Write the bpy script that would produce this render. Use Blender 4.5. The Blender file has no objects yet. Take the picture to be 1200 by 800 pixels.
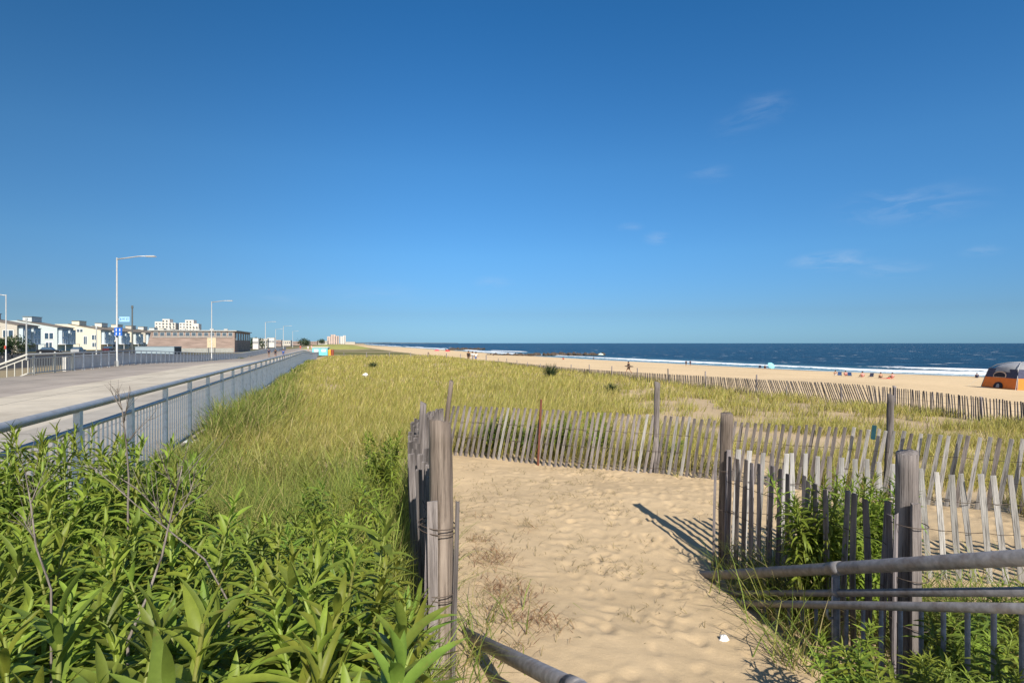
import bpy, bmesh, math, random
import numpy as np
from mathutils import Vector, Matrix
R = math.radians
rng = np.random.default_rng(7); random.seed(7)
sc = bpy.context.scene; C = sc.collection
EYE = 6.5; F = 667.0                       # eye height over the sea; focal length in photo pixels
NX, NY = 0.953, 0.303                      # unit vector from the promenade towards the sea
ANG = math.atan2(NY, NX)
def uv2xy(u, v): return NX*u-NY*v, NY*u+NX*v
def xy2uv(x, y): return NX*x+NY*y, -NY*x+NX*y
def at(px, py, Z): return Vector(((px-600)/F*Z, Z, EYE-(py-402)/F*Z))
def X(px, Z): return (px-600)/F*Z

# ------------------------------------------------------------------ heights
def smooth(a, b, t):
    t = np.clip((t-a)/(b-a), 0, 1); return t*t*(3-2*t)
def shore_u(v):
    y = np.asarray(v, float)
    return np.interp(y, [-400, 0, 75, 108, 200, 275, 480, 1200, 2300, 6000, 30000], [210, 165, 122, 109, 101, 97, 106, 120, 150, 330, 1800])
DECK = ([-40, 53, 57.5, 77, 113, 147.5, 210, 650], [-1.66, -1.70, -1.80, -2.25, -2.75, -2.48, -2.35, -2.3])
def deck_z(v): return EYE + np.interp(v, DECK[0], DECK[1])
NEAR = np.array([(.43,2.9,-1.74),(-.26,3.3,-1.70),(.75,3.05,-1.82),(1.45,3.4,-1.93),(1.81,5.0,-1.98),(1.37,6.43,-1.81),(-.92,8.8,-1.69),(.35,8.6,-1.84),
 (2.1,8.2,-1.88),(3.0,7.6,-1.87),(4.4,6.8,-1.86),(4.95,5.6,-1.68),(2.11,3.72,-2.06),(2.3,3.1,-2.0),(3.6,4.4,-1.86),(.2,6.5,-1.80),(-1.2,2,-1.7),(-2.5,3,-1.62),
 (-.8,5,-1.74),(0,1.5,-1.66),(.9,4.6,-1.86),(-2.5,6.5,-1.85),(.1,.3,-1.66),(2.6,1.5,-1.95),(-1,.2,-1.66),(4.5,2.5,-1.95)])
def vnoise(x, y, s, seed=0):
    x = np.asarray(x, float)/s; y = np.asarray(y, float)/s
    xi = np.floor(x).astype(int); yi = np.floor(y).astype(int); fx = x-xi; fy = y-yi
    fx = fx*fx*(3-2*fx); fy = fy*fy*(3-2*fy)
    def h(a, b):
        n = (a*374761393+b*668265263+seed*362437) & 0x7fffffff
        n = ((n ^ (n >> 13))*1274126177) & 0x7fffffff
        return ((n ^ (n >> 16)) & 0xffff)/65535.0
    return (h(xi,yi)*(1-fx)+h(xi+1,yi)*fx)*(1-fy)+(h(xi,yi+1)*(1-fx)+h(xi+1,yi+1)*fx)*fy
def ground(x, y):
    x = np.asarray(x, float); y = np.asarray(y, float)
    u, v = xy2uv(x, y)
    base = -2.0-0.2*smooth(8, 25, y)+0.16*(vnoise(x,y,3.1,1)-.5)*smooth(7,14,y)
    w0 = .06; num = base*w0; den = np.full_like(base, w0)
    for (a, b, h) in NEAR:
        w = np.exp(-((x-a)**2+(y-b)**2)/1.3); num = num+w*h; den = den+w
    dune = num/den
    us = shore_u(v)
    s = np.clip((u-17)/(us-17), 0, 3)
    p = .9-.4*smooth(48, 84, y+np.maximum(0, (38-x)*.8))
    bz = np.where(s < 1, -2.2-4.3*np.power(s, p), -6.5-(u-us)*.05)
    bz = np.maximum(bz, -13.0)
    z = dune*(1-smooth(15.5, 19, u))+bz*smooth(15.5, 19, u)
    bank = smooth(.2, -1.9, u)*smooth(4, 6, y)*(u > -2.3)*(v < 100)
    z = z*(1-bank)+(np.interp(v, DECK[0], DECK[1])-.14)*bank
    wl = smooth(-2.2, -3.6, u)                                    # under and behind the promenade
    land = np.where(u > -15.4, np.interp(v, DECK[0], np.array(DECK[1])-.7), -2.4)
    z = z*(1-wl)+land*wl
    far = smooth(95, 120, v)*(u < 19)*(u > -2.3)
    z = z*(1-far)+(-2.4)*far
    return EYE+z
def gz(x, y): return float(ground(np.array([x]), np.array([y]))[0])

# fences in plan: A behind the path, B and C the wedge on the right, D on the left
A = [(-1.06,8.85),(.36,8.6),(2.1,8.2),(3.05,7.7),(4.1,6.95),(4.75,6.25),(5.35,5.65),(5.9,5.2)]
B = [(1.88,5.02),(2.6,4.95),(3.4,4.55),(4.0,4.3),(4.7,4.15)]
Cf = [(1.84,4.98),(2.05,4.15),(2.25,3.31)]
D = [(-.42,2.86),(-.53,3.3),(-.67,4.0),(-.90,5.5),(-1.03,7.4),(-1.08,8.7)]
def a_line(x): return np.interp(x, [p[0] for p in A[:-1]], [p[1] for p in A[:-1]])
def b_line(x): return np.interp(x, [p[0] for p in B], [p[1] for p in B])
def d_line(y): return np.interp(y, [p[1] for p in D], [p[0] for p in D])
def c_line(y): return np.interp(y, [3.31,4.15,4.98], [2.25,2.05,1.84])
def on_path(x, y):
    x = np.asarray(x, float); y = np.asarray(y, float)
    inside = (x > d_line(y)) & (y < a_line(x)) & (x < 5.0)
    wedge = ((x > c_line(y)) & (y < b_line(x)) & (y > 1.9))
    return inside & ~wedge

# ------------------------------------------------------------------ materials
def newmat(name):
    m = bpy.data.materials.new(name); m.use_nodes = True
    nt = m.node_tree; b = nt.nodes['Principled BSDF']; return m, nt, b
def N(nt, t, **k):
    n = nt.nodes.new(t)
    for a, v in k.items(): setattr(n, a, v)
    return n
def mixrgb(nt, fac, a, b, blend='MIX'):
    n = N(nt, 'ShaderNodeMix', data_type='RGBA', blend_type=blend)
    for s, val in ((0, fac), (6, a), (7, b)):
        if hasattr(val, 'is_linked') or hasattr(val, 'links'): nt.links.new(val, n.inputs[s])
        else: n.inputs[s].default_value = val if s == 0 else (*val, 1) if len(val) == 3 else val
    return n.outputs[2]
def noise(nt, scale, detail=4, rough=.55, stretch=None, coord='Object', lac=2):
    tc = N(nt, 'ShaderNodeTexCoord'); out = tc.outputs[coord]
    if stretch:
        mp = N(nt, 'ShaderNodeMapping'); mp.inputs['Scale'].default_value = stretch; nt.links.new(out, mp.inputs[0]); out = mp.outputs[0]
    n = N(nt, 'ShaderNodeTexNoise'); n.inputs['Scale'].default_value = scale; n.inputs['Detail'].default_value = detail; n.inputs['Roughness'].default_value = rough
    nt.links.new(out, n.inputs['Vector']); return n.outputs['Fac']
def ramp(nt, fac, stops):
    r = N(nt, 'ShaderNodeValToRGB'); e = r.color_ramp.elements
    while len(e) < len(stops): e.new(.5)
    for i, (p, c) in enumerate(stops): e[i].position = p; e[i].color = (*c, 1) if len(c) == 3 else c
    nt.links.new(fac, r.inputs[0]); return r.outputs[0]
def bump(nt, b, h, strength=.3, dist=.01):
    n = N(nt, 'ShaderNodeBump'); n.inputs['Strength'].default_value = strength; n.inputs['Distance'].default_value = dist
    nt.links.new(h, n.inputs['Height']); nt.links.new(n.outputs[0], b.inputs['Normal'])
def plain(name, c, rough=.6, metal=0, var=.25, scale=6, bstr=.15, stretch=None, spec=.4, dirt=None):
    m, nt, b = newmat(name)
    n = noise(nt, scale, 5, .6, stretch)
    lo = tuple(x*(1-var) for x in c); hi = tuple(min(1, x*(1+var)) for x in c)
    col = ramp(nt, n, [(.3, lo), (.7, hi)])
    if dirt:
        col = mixrgb(nt, ramp(nt, noise(nt, scale*.37, 6, .7), [(.5, (0,0,0)), (.72, (.6,.6,.6))]), col, dirt)
    nt.links.new(col, b.inputs['Base Color']); b.inputs['Roughness'].default_value = rough; b.inputs['Metallic'].default_value = metal
    b.inputs['Specular IOR Level'].default_value = spec
    if bstr: bump(nt, b, n, bstr, .01)
    return m
def wood(name, c1, c2, c3, scale=18):
    m, nt, b = newmat(name)
    g = noise(nt, scale, 6, .65, (1, 1, .06)); g2 = noise(nt, 3.2, 4, .6, (1,1,.5))
    col = ramp(nt, g, [(.28, c1), (.5, c2), (.75, c3)])
    oi = N(nt, 'ShaderNodeObjectInfo')
    hs = N(nt, 'ShaderNodeHueSaturation'); hs.inputs['Saturation'].default_value = 1
    mr = N(nt, 'ShaderNodeMapRange'); mr.inputs[3].default_value = .68; mr.inputs[4].default_value = 1.25
    nt.links.new(oi.outputs['Random'], mr.inputs[0]); nt.links.new(mr.outputs[0], hs.inputs['Value'])
    g3 = noise(nt, scale*4.5, 4, .7, (1, 1, .025))
    col = mixrgb(nt, .8, col, ramp(nt, g3, [(.36, (.18,.17,.16)), (.47, (.9,.9,.9)), (.7, (1.2,1.2,1.2))]), 'MULTIPLY')
    col = mixrgb(nt, ramp(nt, g2, [(.45, (0,0,0)), (.7, (.7,.7,.7))]), col, tuple(x*.6 for x in c2))
    nt.links.new(col, hs.inputs['Color']); nt.links.new(hs.outputs[0], b.inputs['Base Color'])
    b.inputs['Roughness'].default_value = .85; b.inputs['Specular IOR Level'].default_value = .2
    bump(nt, b, g3, 1.0, .008); return m
def leafmat(name, c, trans=.3, attr=False, var=.3, rough=.45):
    m, nt, b = newmat(name)
    if attr:
        a = N(nt, 'ShaderNodeVertexColor', layer_name='Col'); col = a.outputs[0]
    else:
        oi = N(nt, 'ShaderNodeObjectInfo')
        n = noise(nt, 16, 5, .7)
        col = ramp(nt, n, [(.3, tuple(x*(1-var) for x in c)), (.7, tuple(x*(1+var) for x in c))])
        spots = ramp(nt, noise(nt, 5.5, 6, .75), [(.61, (0,0,0)), (.68, (.8,.8,.8))]); col = mixrgb(nt, spots, col, (.24,.16,.055))
        hs = N(nt, 'ShaderNodeHueSaturation')
        mr = N(nt, 'ShaderNodeMapRange'); mr.inputs[3].default_value = .47; mr.inputs[4].default_value = .515
        mv = N(nt, 'ShaderNodeMapRange'); mv.inputs[3].default_value = .75; mv.inputs[4].default_value = 1.3
        nt.links.new(oi.outputs['Random'], mr.inputs[0]); nt.links.new(mr.outputs[0], hs.inputs['Hue'])
        nt.links.new(oi.outputs['Random'], mv.inputs[0]); nt.links.new(mv.outputs[0], hs.inputs['Value'])
        nt.links.new(col, hs.inputs['Color']); col = hs.outputs[0]
    nt.links.new(col, b.inputs['Base Color']); b.inputs['Roughness'].default_value = rough; b.inputs['Specular IOR Level'].default_value = .25
    tr = N(nt, 'ShaderNodeBsdfTranslucent'); nt.links.new(col, tr.inputs[0])
    mx = N(nt, 'ShaderNodeMixShader'); mx.inputs[0].default_value = trans
    nt.links.new(b.outputs[0], mx.inputs[1]); nt.links.new(tr.outputs[0], mx.inputs[2])
    nt.links.new(mx.outputs[0], nt.nodes['Material Output'].inputs[0]); return m

M = {}
M['wood'] = wood('weathered_wood', (.07,.06,.055), (.25,.22,.21), (.40,.365,.345))
M['wood_pale'] = wood('sunlit_pale_wood', (.26,.24,.22), (.46,.44,.42), (.62,.60,.58))  # sunlight on the slats painted in as paler wood; also a few odd pale pickets
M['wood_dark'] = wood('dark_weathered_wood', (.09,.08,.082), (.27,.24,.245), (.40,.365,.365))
M['wood_brown'] = wood('brown_stake_wood', (.06,.045,.035), (.25,.20,.165), (.40,.335,.28))
M['teal_paint'] = plain('teal_paint', (.02,.085,.11), .6)
M['wire'] = plain('rusty_wire', (.11,.085,.07), .7, .4)
M['rust'] = plain('rust_paint', (.14,.045,.025), .7, scale=30)
M['steel'] = plain('grey_painted_steel', (.34,.35,.365), .42, .15, .12, 14, .05, spec=.5, dirt=(.20,.165,.13))
M['steel_blue'] = plain('blue_grey_painted_steel', (.74,.76,.76), .45, 0, .1, 14, .05, spec=.5, dirt=(.22,.2,.17))
M['steel_dull'] = plain('dull_grey_steel', (.235,.225,.23), .48, .15, .3, 26, .2, spec=.45, dirt=(.12,.075,.05))
M['rail_cream'] = plain('cream_painted_steel', (.52,.50,.44), .5, 0, .08)
M['pole'] = plain('galvanised_pole', (.50,.50,.48), .45, .3, .08)
M['pole_dark'] = plain('dark_pole', (.12,.13,.13), .5, .3, .1)
M['white'] = plain('white_paint', (.78,.78,.76), .5, 0, .06)
M['black'] = plain('black_plastic', (.02,.02,.022), .5)
M['leaf'] = leafmat('goldenrod_leaf', (.225,.295,.042), .38)
M['leaf_dark'] = leafmat('dark_leaf', (.16,.23,.038), .33)
M['stem'] = leafmat('green_stem', (.19,.23,.05), .1)
M['grass'] = leafmat('grass_blade', (.1,.1,.1), .3, attr=True, rough=.6)
M['twig'] = wood('dry_twig', (.16,.13,.11), (.33,.28,.24), (.45,.39,.35))

# ------------------------------------------------------------------ mesh building
class MB:
    def __init__(s): s.v = []; s.f = []
    def box(s, c, d, rz=0, top=1.0, M4=None):
        i = len(s.v); cx, cy, cz = c; a, b, h = d[0]/2, d[1]/2, d[2]/2; cs, sn = math.cos(rz), math.sin(rz)
        for z, k in ((-h, 1), (h, top)):
            for x, y in ((-a,-b),(a,-b),(a,b),(-a,b)):
                p = Vector((cx+(x*cs-y*sn)*k, cy+(x*sn+y*cs)*k, cz+z)); s.v.append(tuple(M4@p) if M4 else tuple(p))
        s.f += [(i,i+3,i+2,i+1),(i+4,i+5,i+6,i+7)]+[(i+j,i+(j+1)%4,i+4+(j+1)%4,i+4+j) for j in range(4)]
        return s
    def tube(s, pts, r, n=8, cap=True):
        pts = [Vector(p) for p in pts]; r = r if hasattr(r, '__len__') else [r]*len(pts); i0 = len(s.v)
        for k, p in enumerate(pts):
            t = (pts[min(k+1, len(pts)-1)]-pts[max(k-1, 0)]).normalized()
            a = Vector((0,0,1)) if abs(t.z) < .9 else Vector((1,0,0)); e1 = t.cross(a).normalized(); e2 = t.cross(e1)
            for j in range(n):
                q = 2*math.pi*j/n; s.v.append(tuple(p+(e1*math.cos(q)+e2*math.sin(q))*r[k]))
        for k in range(len(pts)-1):
            for j in range(n):
                a = i0+k*n+j; b = i0+k*n+(j+1)%n; s.f.append((a, b, b+n, a+n))
        if cap:
            s.f.append(tuple(i0+j for j in range(n))[::-1]); e = i0+(len(pts)-1)*n; s.f.append(tuple(e+j for j in range(n)))
        return s
    def poly(s, pts, ext):      # extrude polygon along a vector
        i = len(s.v); n = len(pts); e = Vector(ext)
        for p in pts: s.v.append(tuple(p))
        for p in pts: s.v.append(tuple(Vector(p)+e))
        s.f += [tuple(range(i, i+n))[::-1], tuple(range(i+n, i+2*n))]+[(i+j, i+(j+1)%n, i+n+(j+1)%n, i+n+j) for j in range(n)]
        return s
    def ball(s, c, r, nu=10, nv=7, sx=1, sy=1, sz=1, jit=0, half=False):
        i = len(s.v); lo = 0 if half else -math.pi/2
        for a in range(nv+1):
            ph = lo+(math.pi/2-lo)*a/nv
            for b in range(nu):
                th = 2*math.pi*b/nu; k = r*(1+jit*(random.random()-.5))
                s.v.append((c[0]+k*sx*math.cos(ph)*math.cos(th), c[1]+k*sy*math.cos(ph)*math.sin(th), c[2]+k*sz*math.sin(ph)))
        for a in range(nv):
            for b in range(nu): s.f.append((i+a*nu+b, i+a*nu+(b+1)%nu, i+(a+1)*nu+(b+1)%nu, i+(a+1)*nu+b))
        return s
    def mesh(s, name, mat=None, sm=False):
        me = bpy.data.meshes.new(name); me.from_pydata(s.v, [], s.f)
        bm = bmesh.new(); bm.from_mesh(me); bmesh.ops.remove_doubles(bm, verts=bm.verts, dist=1e-5); bmesh.ops.recalc_face_normals(bm, faces=bm.faces); bm.to_mesh(me); bm.free()
        if mat: me.materials.append(mat)
        if sm: me.polygons.foreach_set('use_smooth', [True]*len(me.polygons))
        return me
def link(name, me, parent=None, loc=(0,0,0)):
    o = bpy.data.objects.new(name, me); C.objects.link(o); o.location = loc
    if parent: o.parent = parent
    return o
def obj(name, mb, mat, parent=None, loc=(0,0,0), sm=False): return link(name, mb.mesh(name, mat, sm), parent, loc)
def tag(o, label, cat, group=None, kind=None):
    o['label'] = label; o['category'] = cat
    if group: o['group'] = group
    if kind: o['kind'] = kind
    return o
def thing(name, label, cat, loc=(0,0,0), rz=0, group=None):
    o = bpy.data.objects.new(name, None); C.objects.link(o); o.location = loc; o.rotation_euler = (0,0,rz); o.empty_display_size = .2
    return tag(o, label, cat, group)
def dup(root, loc, rz=0, scale=1, label=None, group=None, tilt=(0,0)):
    r = root.copy(); C.objects.link(r); r.location = loc; r.rotation_euler = (tilt[0], tilt[1], rz); r.scale = (scale,)*3 if not hasattr(scale, '__len__') else scale
    if label: r['label'] = label
    if group: r['group'] = group
    for ch in list(root.children):
        c = ch.copy(); C.objects.link(c); c.parent = r
        for g in list(ch.children):
            d = g.copy(); C.objects.link(d); d.parent = c
    return r
def npmesh(name, v, faces, col=None, mat=None, sm=False, attrs=None, uv=None):
    me = bpy.data.meshes.new(name); v = np.ascontiguousarray(v, np.float32); faces = np.ascontiguousarray(faces, np.int32)
    n, k = faces.shape
    me.vertices.add(len(v)); me.vertices.foreach_set('co', v.ravel()); me.loops.add(n*k); me.loops.foreach_set('vertex_index', faces.ravel())
    me.polygons.add(n); me.polygons.foreach_set('loop_start', np.arange(0, n*k, k, dtype=np.int32)); me.polygons.foreach_set('loop_total', np.full(n, k, np.int32))
    if sm: me.polygons.foreach_set('use_smooth', np.ones(n, bool))
    if col is not None:
        a = me.color_attributes.new('Col', 'FLOAT_COLOR', 'POINT'); c4 = np.ones((len(v),4), np.float32); c4[:, :3] = col; a.data.foreach_set('color', c4.ravel())
    for nm, arr in (attrs or {}).items():
        a = me.attributes.new(nm, 'FLOAT', 'POINT'); a.data.foreach_set('value', np.ascontiguousarray(arr, np.float32).ravel())
    if uv is not None:
        l = me.uv_layers.new(name='UVMap'); l.data.foreach_set('uv', np.ascontiguousarray(uv[faces.ravel()], np.float32).ravel())
    me.update(); me.validate()
    if mat: me.materials.append(mat)
    return me
def gridfaces(nx, ny):
    i = np.arange(nx*ny).reshape(ny, nx)
    return np.stack([i[:-1,:-1], i[:-1,1:], i[1:,1:], i[1:,:-1]], -1).reshape(-1, 4)
def axis(segs):
    out = [np.array([segs[0][0]])]
    for a, b, st in segs:
        n = max(1, int(round((b-a)/st))); out.append(np.linspace(a, b, n+1)[1:])
    return np.concatenate(out)

# ------------------------------------------------------------------ ground sheet
def sand_material():
    m, nt, b = newmat('sand')
    a = N(nt, 'ShaderNodeVertexColor', layer_name='Col')
    n1 = noise(nt, 1.3, 6, .65); n2 = noise(nt, 260, 3, .7); n3 = noise(nt, 22, 6, .7)
    col = mixrgb(nt, .55, a.outputs[0], ramp(nt, n1, [(.3, (.78,.76,.72)), (.7, (1.12,1.12,1.12))]), 'MULTIPLY')
    col = mixrgb(nt, .55, col, ramp(nt, n2, [(.3, (.66,.62,.6)), (.7, (1.15,1.15,1.15))]), 'MULTIPLY')
    nt.links.new(col, b.inputs['Base Color']); b.inputs['Roughness'].default_value = .95; b.inputs['Specular IOR Level'].default_value = .12
    add = N(nt, 'ShaderNodeMath', operation='MULTIPLY_ADD'); add.inputs[1].default_value = .12
    nt.links.new(n2, add.inputs[0]); nt.links.new(n3, add.inputs[2]); bump(nt, b, add.outputs[0], .3, .025); return m
xs = axis([(-9000,-2000,1000),(-2000,-300,100),(-300,-60,10),(-60,-8,2),(-8,-1.6,.2),(-1.6,5.3,.024),(5.3,14,.16),(14,60,1.2),(60,260,5),(260,1000,60),(1000,6000,1000)])
ys = axis([(-120,-20,20),(-20,0,2),(0,1.8,.2),(1.8,9.4,.027),(9.4,20,.18),(20,80,1),(80,320,4),(320,1000,40),(1000,3000,250),(3000,12000,1500)])
gx, gy = np.meshgrid(xs, ys); gxf, gyf = gx.ravel(), gy.ravel(); gzf = ground(gxf, gyf)
ins = (gxf > -1.7) & (gxf < 5.3) & (gyf > 1.8) & (gyf < 9.4)
px_, py_ = gxf[ins], gyf[ins]; dz = np.zeros(len(px_))
fr = np.random.default_rng(21)
for k in range(1500):                                             # footprints with pushed-up rims
    cx, cy = fr.uniform(-.9, 5), fr.uniform(2.1, 8.6); a = R(72)+fr.normal(0, .55); L = fr.uniform(.045,.10); W = L*fr.uniform(.4,.7); dp = fr.uniform(.002,.011)*(.5 if cx < .4 else 1.2)
    sel = (abs(px_-cx) < .45) & (abs(py_-cy) < .45)
    if not sel.any(): continue
    ex, ey = px_[sel]-cx, py_[sel]-cy; q = ((ex*math.cos(a)+ey*math.sin(a))/L)**2+((-ex*math.sin(a)+ey*math.cos(a))/W)**2
    dz[sel] += -dp*np.exp(-q**2*.9)+dp*.5*np.exp(-(np.sqrt(q)-1.45)**2*7)
dz += .009*(vnoise(px_+py_*.6,py_*1.5,.16,5)-.5)+.007*(vnoise(px_,py_,.075,6)-.5)+.03*(vnoise(px_,py_,.7,8)-.5)
edge = smooth(-1.7,-1.2,px_)*(1-smooth(4.9,5.3,px_))*smooth(1.8,2.2,py_)*(1-smooth(9.0,9.4,py_))
gzf[ins] += dz*edge*1.0
gu, gv = xy2uv(gxf, gyf); gs = gu-shore_u(gv)
col = np.tile(np.array([.535,.41,.255]), (len(gxf),1))
col *= (.92+.16*vnoise(gxf, gyf, 9, 3))[:,None]
bch = smooth(17, 22, gu)[:,None]; col = col*(1-bch)+col*np.array([1.42,1.4,1.36])*bch
wet = smooth(-7, -1, gs+3*(vnoise(gxf,gyf,18,9)-.5))[:,None]; col = col*(1-wet)+np.array([.19,.14,.095])*wet
lnd = ((gu < -15.4) | ((gv > 104) & (gu < 18)))
vg = vnoise(gxf, gyf, 14, 11)
lc = np.where(vg[:,None] > .42, np.array([.17,.165,.06]), np.array([.33,.27,.17])); lc = np.where(((gu < -28) & (gu > -76))[:,None], np.array([.06,.06,.062]), lc)
col = np.where(lnd[:,None], lc, col)
g = link('sand_ground', npmesh('sand_ground', np.stack([gxf,gyf,gzf],1), gridfaces(len(xs), len(ys)), col, sand_material(), True)); g['kind'] = 'structure'

# ------------------------------------------------------------------ sea
def sea_material():
    m, nt, b = newmat('sea_water')
    tc = N(nt, 'ShaderNodeTexCoord')
    fo = N(nt, 'ShaderNodeAttribute', attribute_name='foam'); sh = N(nt, 'ShaderNodeAttribute', attribute_name='shallow')
    def un(sx, sy, sc_, d=4, r=.6):
        mp = N(nt, 'ShaderNodeMapping'); mp.inputs['Scale'].default_value = (sx, sy, 1); nt.links.new(tc.outputs['UV'], mp.inputs[0])
        n = N(nt, 'ShaderNodeTexNoise'); n.inputs['Scale'].default_value = sc_; n.inputs['Detail'].default_value = d; n.inputs['Roughness'].default_value = r; nt.links.new(mp.outputs[0], n.inputs['Vector']); return n.outputs['Fac']
    deep = ramp(nt, un(1, .35, .035, 5), [(.35, (.005,.03,.064)), (.65, (.014,.062,.112))])
    deep = mixrgb(nt, ramp(nt, un(1, .4, .22, 4), [(.42,(0,0,0)),(.62,(1,1,1))]), deep, (.003,.017,.042))
    colr = mixrgb(nt, sh.outputs['Fac'], deep, (.09,.23,.29))
    caps = ramp(nt, un(1, .5, .16, 6, .62), [(.635,(0,0,0)),(.67,(.85,.85,.85))])
    fn = un(1, .6, .9, 5, .7)
    md = N(nt, 'ShaderNodeMath', operation='MULTIPLY_ADD'); md.inputs[1].default_value = .9; nt.links.new(fn, md.inputs[0])
    sb = N(nt, 'ShaderNodeMath', operation='SUBTRACT'); sb.inputs[1].default_value = .45; nt.links.new(fo.outputs['Fac'], sb.inputs[0]); nt.links.new(sb.outputs[0], md.inputs[2])
    fm = ramp(nt, md.outputs[0], [(.42,(0,0,0)),(.56,(1,1,1))])
    mx = N(nt, 'ShaderNodeMath', operation='MAXIMUM'); nt.links.new(caps, mx.inputs[0]); nt.links.new(fm, mx.inputs[1])
    colr = mixrgb(nt, mx.outputs[0], colr, (.82,.85,.87))
    nt.links.new(colr, b.inputs['Base Color']); b.inputs['IOR'].default_value = 1.33
    rr = N(nt, 'ShaderNodeMapRange'); rr.inputs[3].default_value = .3; rr.inputs[4].default_value = .9; nt.links.new(mx.outputs[0], rr.inputs[0]); nt.links.new(rr.outputs[0], b.inputs['Roughness'])
    b.inputs['Specular IOR Level'].default_value = .05
    bump(nt, b, un(1, .5, .45, 6, .65), .9, .6); return m
ss = axis([(-14,45,.5),(45,140,2.5),(140,500,15),(500,2500,120),(2500,12000,1000),(12000,40000,7000)])
vs = axis([(-3000,-400,400),(-400,-40,30),(-40,360,1.2),(360,900,6),(900,3000,60),(3000,9000,600),(9000,44000,7000)])
S, V = np.meshgrid(ss, vs); S = S.ravel(); V = V.ravel(); U = shore_u(V)+S
wx, wy = uv2xy(U, V)
ln = lambda sc_, sd: vnoise(V, V*0+sd, sc_, sd)-.5
c1 = 11+7*ln(40,3)+3*ln(11,4); c2 = 27+10*ln(55,5)+4*ln(13,6); c3 = 52+14*ln(70,7)+6*ln(17,8)
amp1 = .6*np.clip(.85+.9*ln(60,9), .25, 1); amp2 = .75*np.clip(.35+1.8*ln(45,10), 0, 1); amp3 = .6*np.clip(.2+1.8*ln(60,12), 0, 1)
zz = np.zeros_like(S)
for c_, a_, w_ in ((c1,amp1,2.0),(c2,amp2,3.0),(c3,amp3,3.6)): zz += a_*np.exp(-((S-c_)/w_)**2)
zz += .16*(vnoise(wx,wy,6,13)-.5)*smooth(15,60,S)+.02*np.sin(V*.7)*(S < 15)
foam = np.zeros_like(S)
foam += .95*np.exp(-np.maximum(0, (c1-S))/5.5)*np.exp(-np.maximum(0, S-c1)/1.2)*np.clip(amp1*2.2, 0, 1)
foam += 1.0*np.exp(-np.maximum(0, (c2-S))/5.0)*np.exp(-np.maximum(0, S-c2)/1.2)*np.clip(amp2*2.2-.15, 0, 1)
foam += .95*np.exp(-np.maximum(0, (c3-S))/3.0)*np.exp(-np.maximum(0, S-c3)/1.2)*np.clip(amp3*2.2-.3, 0, 1)
foam += .85*np.exp(-((S-(.6+2.2*ln(14,15)))/.7)**2)
shal = np.clip(1-S/42, 0, 1)**1.3
zz = np.where(S < 3, zz*smooth(-3,3,S)+.03, zz)
sea = link('sea_water', npmesh('sea_water', np.stack([wx,wy,zz],1), gridfaces(len(ss), len(vs)), None, sea_material(), True, {'foam':np.clip(foam,0,1.2),'shallow':shal}, np.stack([S,V],1))); sea['kind'] = 'structure'

# far coast across the water
mb = MB()
for k in range(60):
    t = k/59; px = 428+102*t; Z = 9000+1500*t; h = (12+10*random.random())*(1-.5*t)
    p = at(px, 402, Z); w = 240
    mb.box((p.x, p.y, h/2-3), (w, 600, h+6), random.uniform(-.2,.2), .8)
hl = obj('far_shore_hill', mb, plain('far_shore', (.10,.14,.17), .9, scale=.002)); hl['kind'] = 'structure'
# ------------------------------------------------------------------ promenade deck
def deck_material():
    m, nt, b = newmat('promenade_concrete')
    tc = N(nt, 'ShaderNodeTexCoord'); sx = N(nt, 'ShaderNodeSeparateXYZ'); nt.links.new(tc.outputs['UV'], sx.inputs[0])
    n = noise(nt, .5, 6, .65); n2 = noise(nt, 9, 5, .6)
    mr = N(nt, 'ShaderNodeMapRange'); mr.inputs[1].default_value = -15; mr.inputs[2].default_value = -2; nt.links.new(sx.outputs[0], mr.inputs[0])
    base = ramp(nt, mr.outputs[0], [(.0,(.39,.335,.28)),(.40,(.41,.35,.295)),(.405,(.57,.50,.39)),(.72,(.57,.505,.405)),(.725,(.46,.415,.35)),(1,(.50,.45,.385))])
    col = mixrgb(nt, .8, base, ramp(nt, n, [(.3,(.68,.66,.64)),(.55,(1.02,1.02,1.02)),(.75,(1.2,1.18,1.12))]), 'MULTIPLY')
    col = mixrgb(nt, .4, col, ramp(nt, n2, [(.3,(.8,.8,.8)),(.7,(1.1,1.1,1.1))]), 'MULTIPLY')
    def lines(out, sp, w):
        a = N(nt, 'ShaderNodeMath', operation='PINGPONG'); a.inputs[1].default_value = sp/2; nt.links.new(out, a.inputs[0])
        c = N(nt, 'ShaderNodeMath', operation='LESS_THAN'); c.inputs[1].default_value = w; nt.links.new(a.outputs[0], c.inputs[0]); return c.outputs[0]
    l1 = lines(sx.outputs[0], 2.15, .028); l2 = lines(sx.outputs[1], 3.2, .02)
    mx = N(nt, 'ShaderNodeMath', operation='MAXIMUM'); nt.links.new(l1, mx.inputs[0]); nt.links.new(l2, mx.inputs[1])
    sc2 = N(nt, 'ShaderNodeMath', operation='MULTIPLY'); sc2.inputs[1].default_value = .6; nt.links.new(mx.outputs[0], sc2.inputs[0])
    col = mixrgb(nt, sc2.outputs[0], col, (.10,.085,.07))
    nt.links.new(col, b.inputs['Base Color']); b.inputs['Roughness'].default_value = .85; bump(nt, b, n2, .2, .01); return m
vv = axis([(-14,60,2),(60,220,3),(220,900,30)]); prof = [(-15.35,-.6),(-15.35,0),(-2.2,0),(-2.2,-.6)]
vt = []; uvs = []
for v in vv:
    for (u, dz_) in prof:
        x, y = uv2xy(u, v); vt.append((x, y, float(deck_z(v))+dz_)); uvs.append((u+ (dz_*.01), v))
dk = link('boardwalk_deck', npmesh('boardwalk_deck', np.array(vt), gridfaces(4, len(vv)), None, deck_material(), False, None, np.array(uvs))); dk['kind'] = 'structure'

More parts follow.
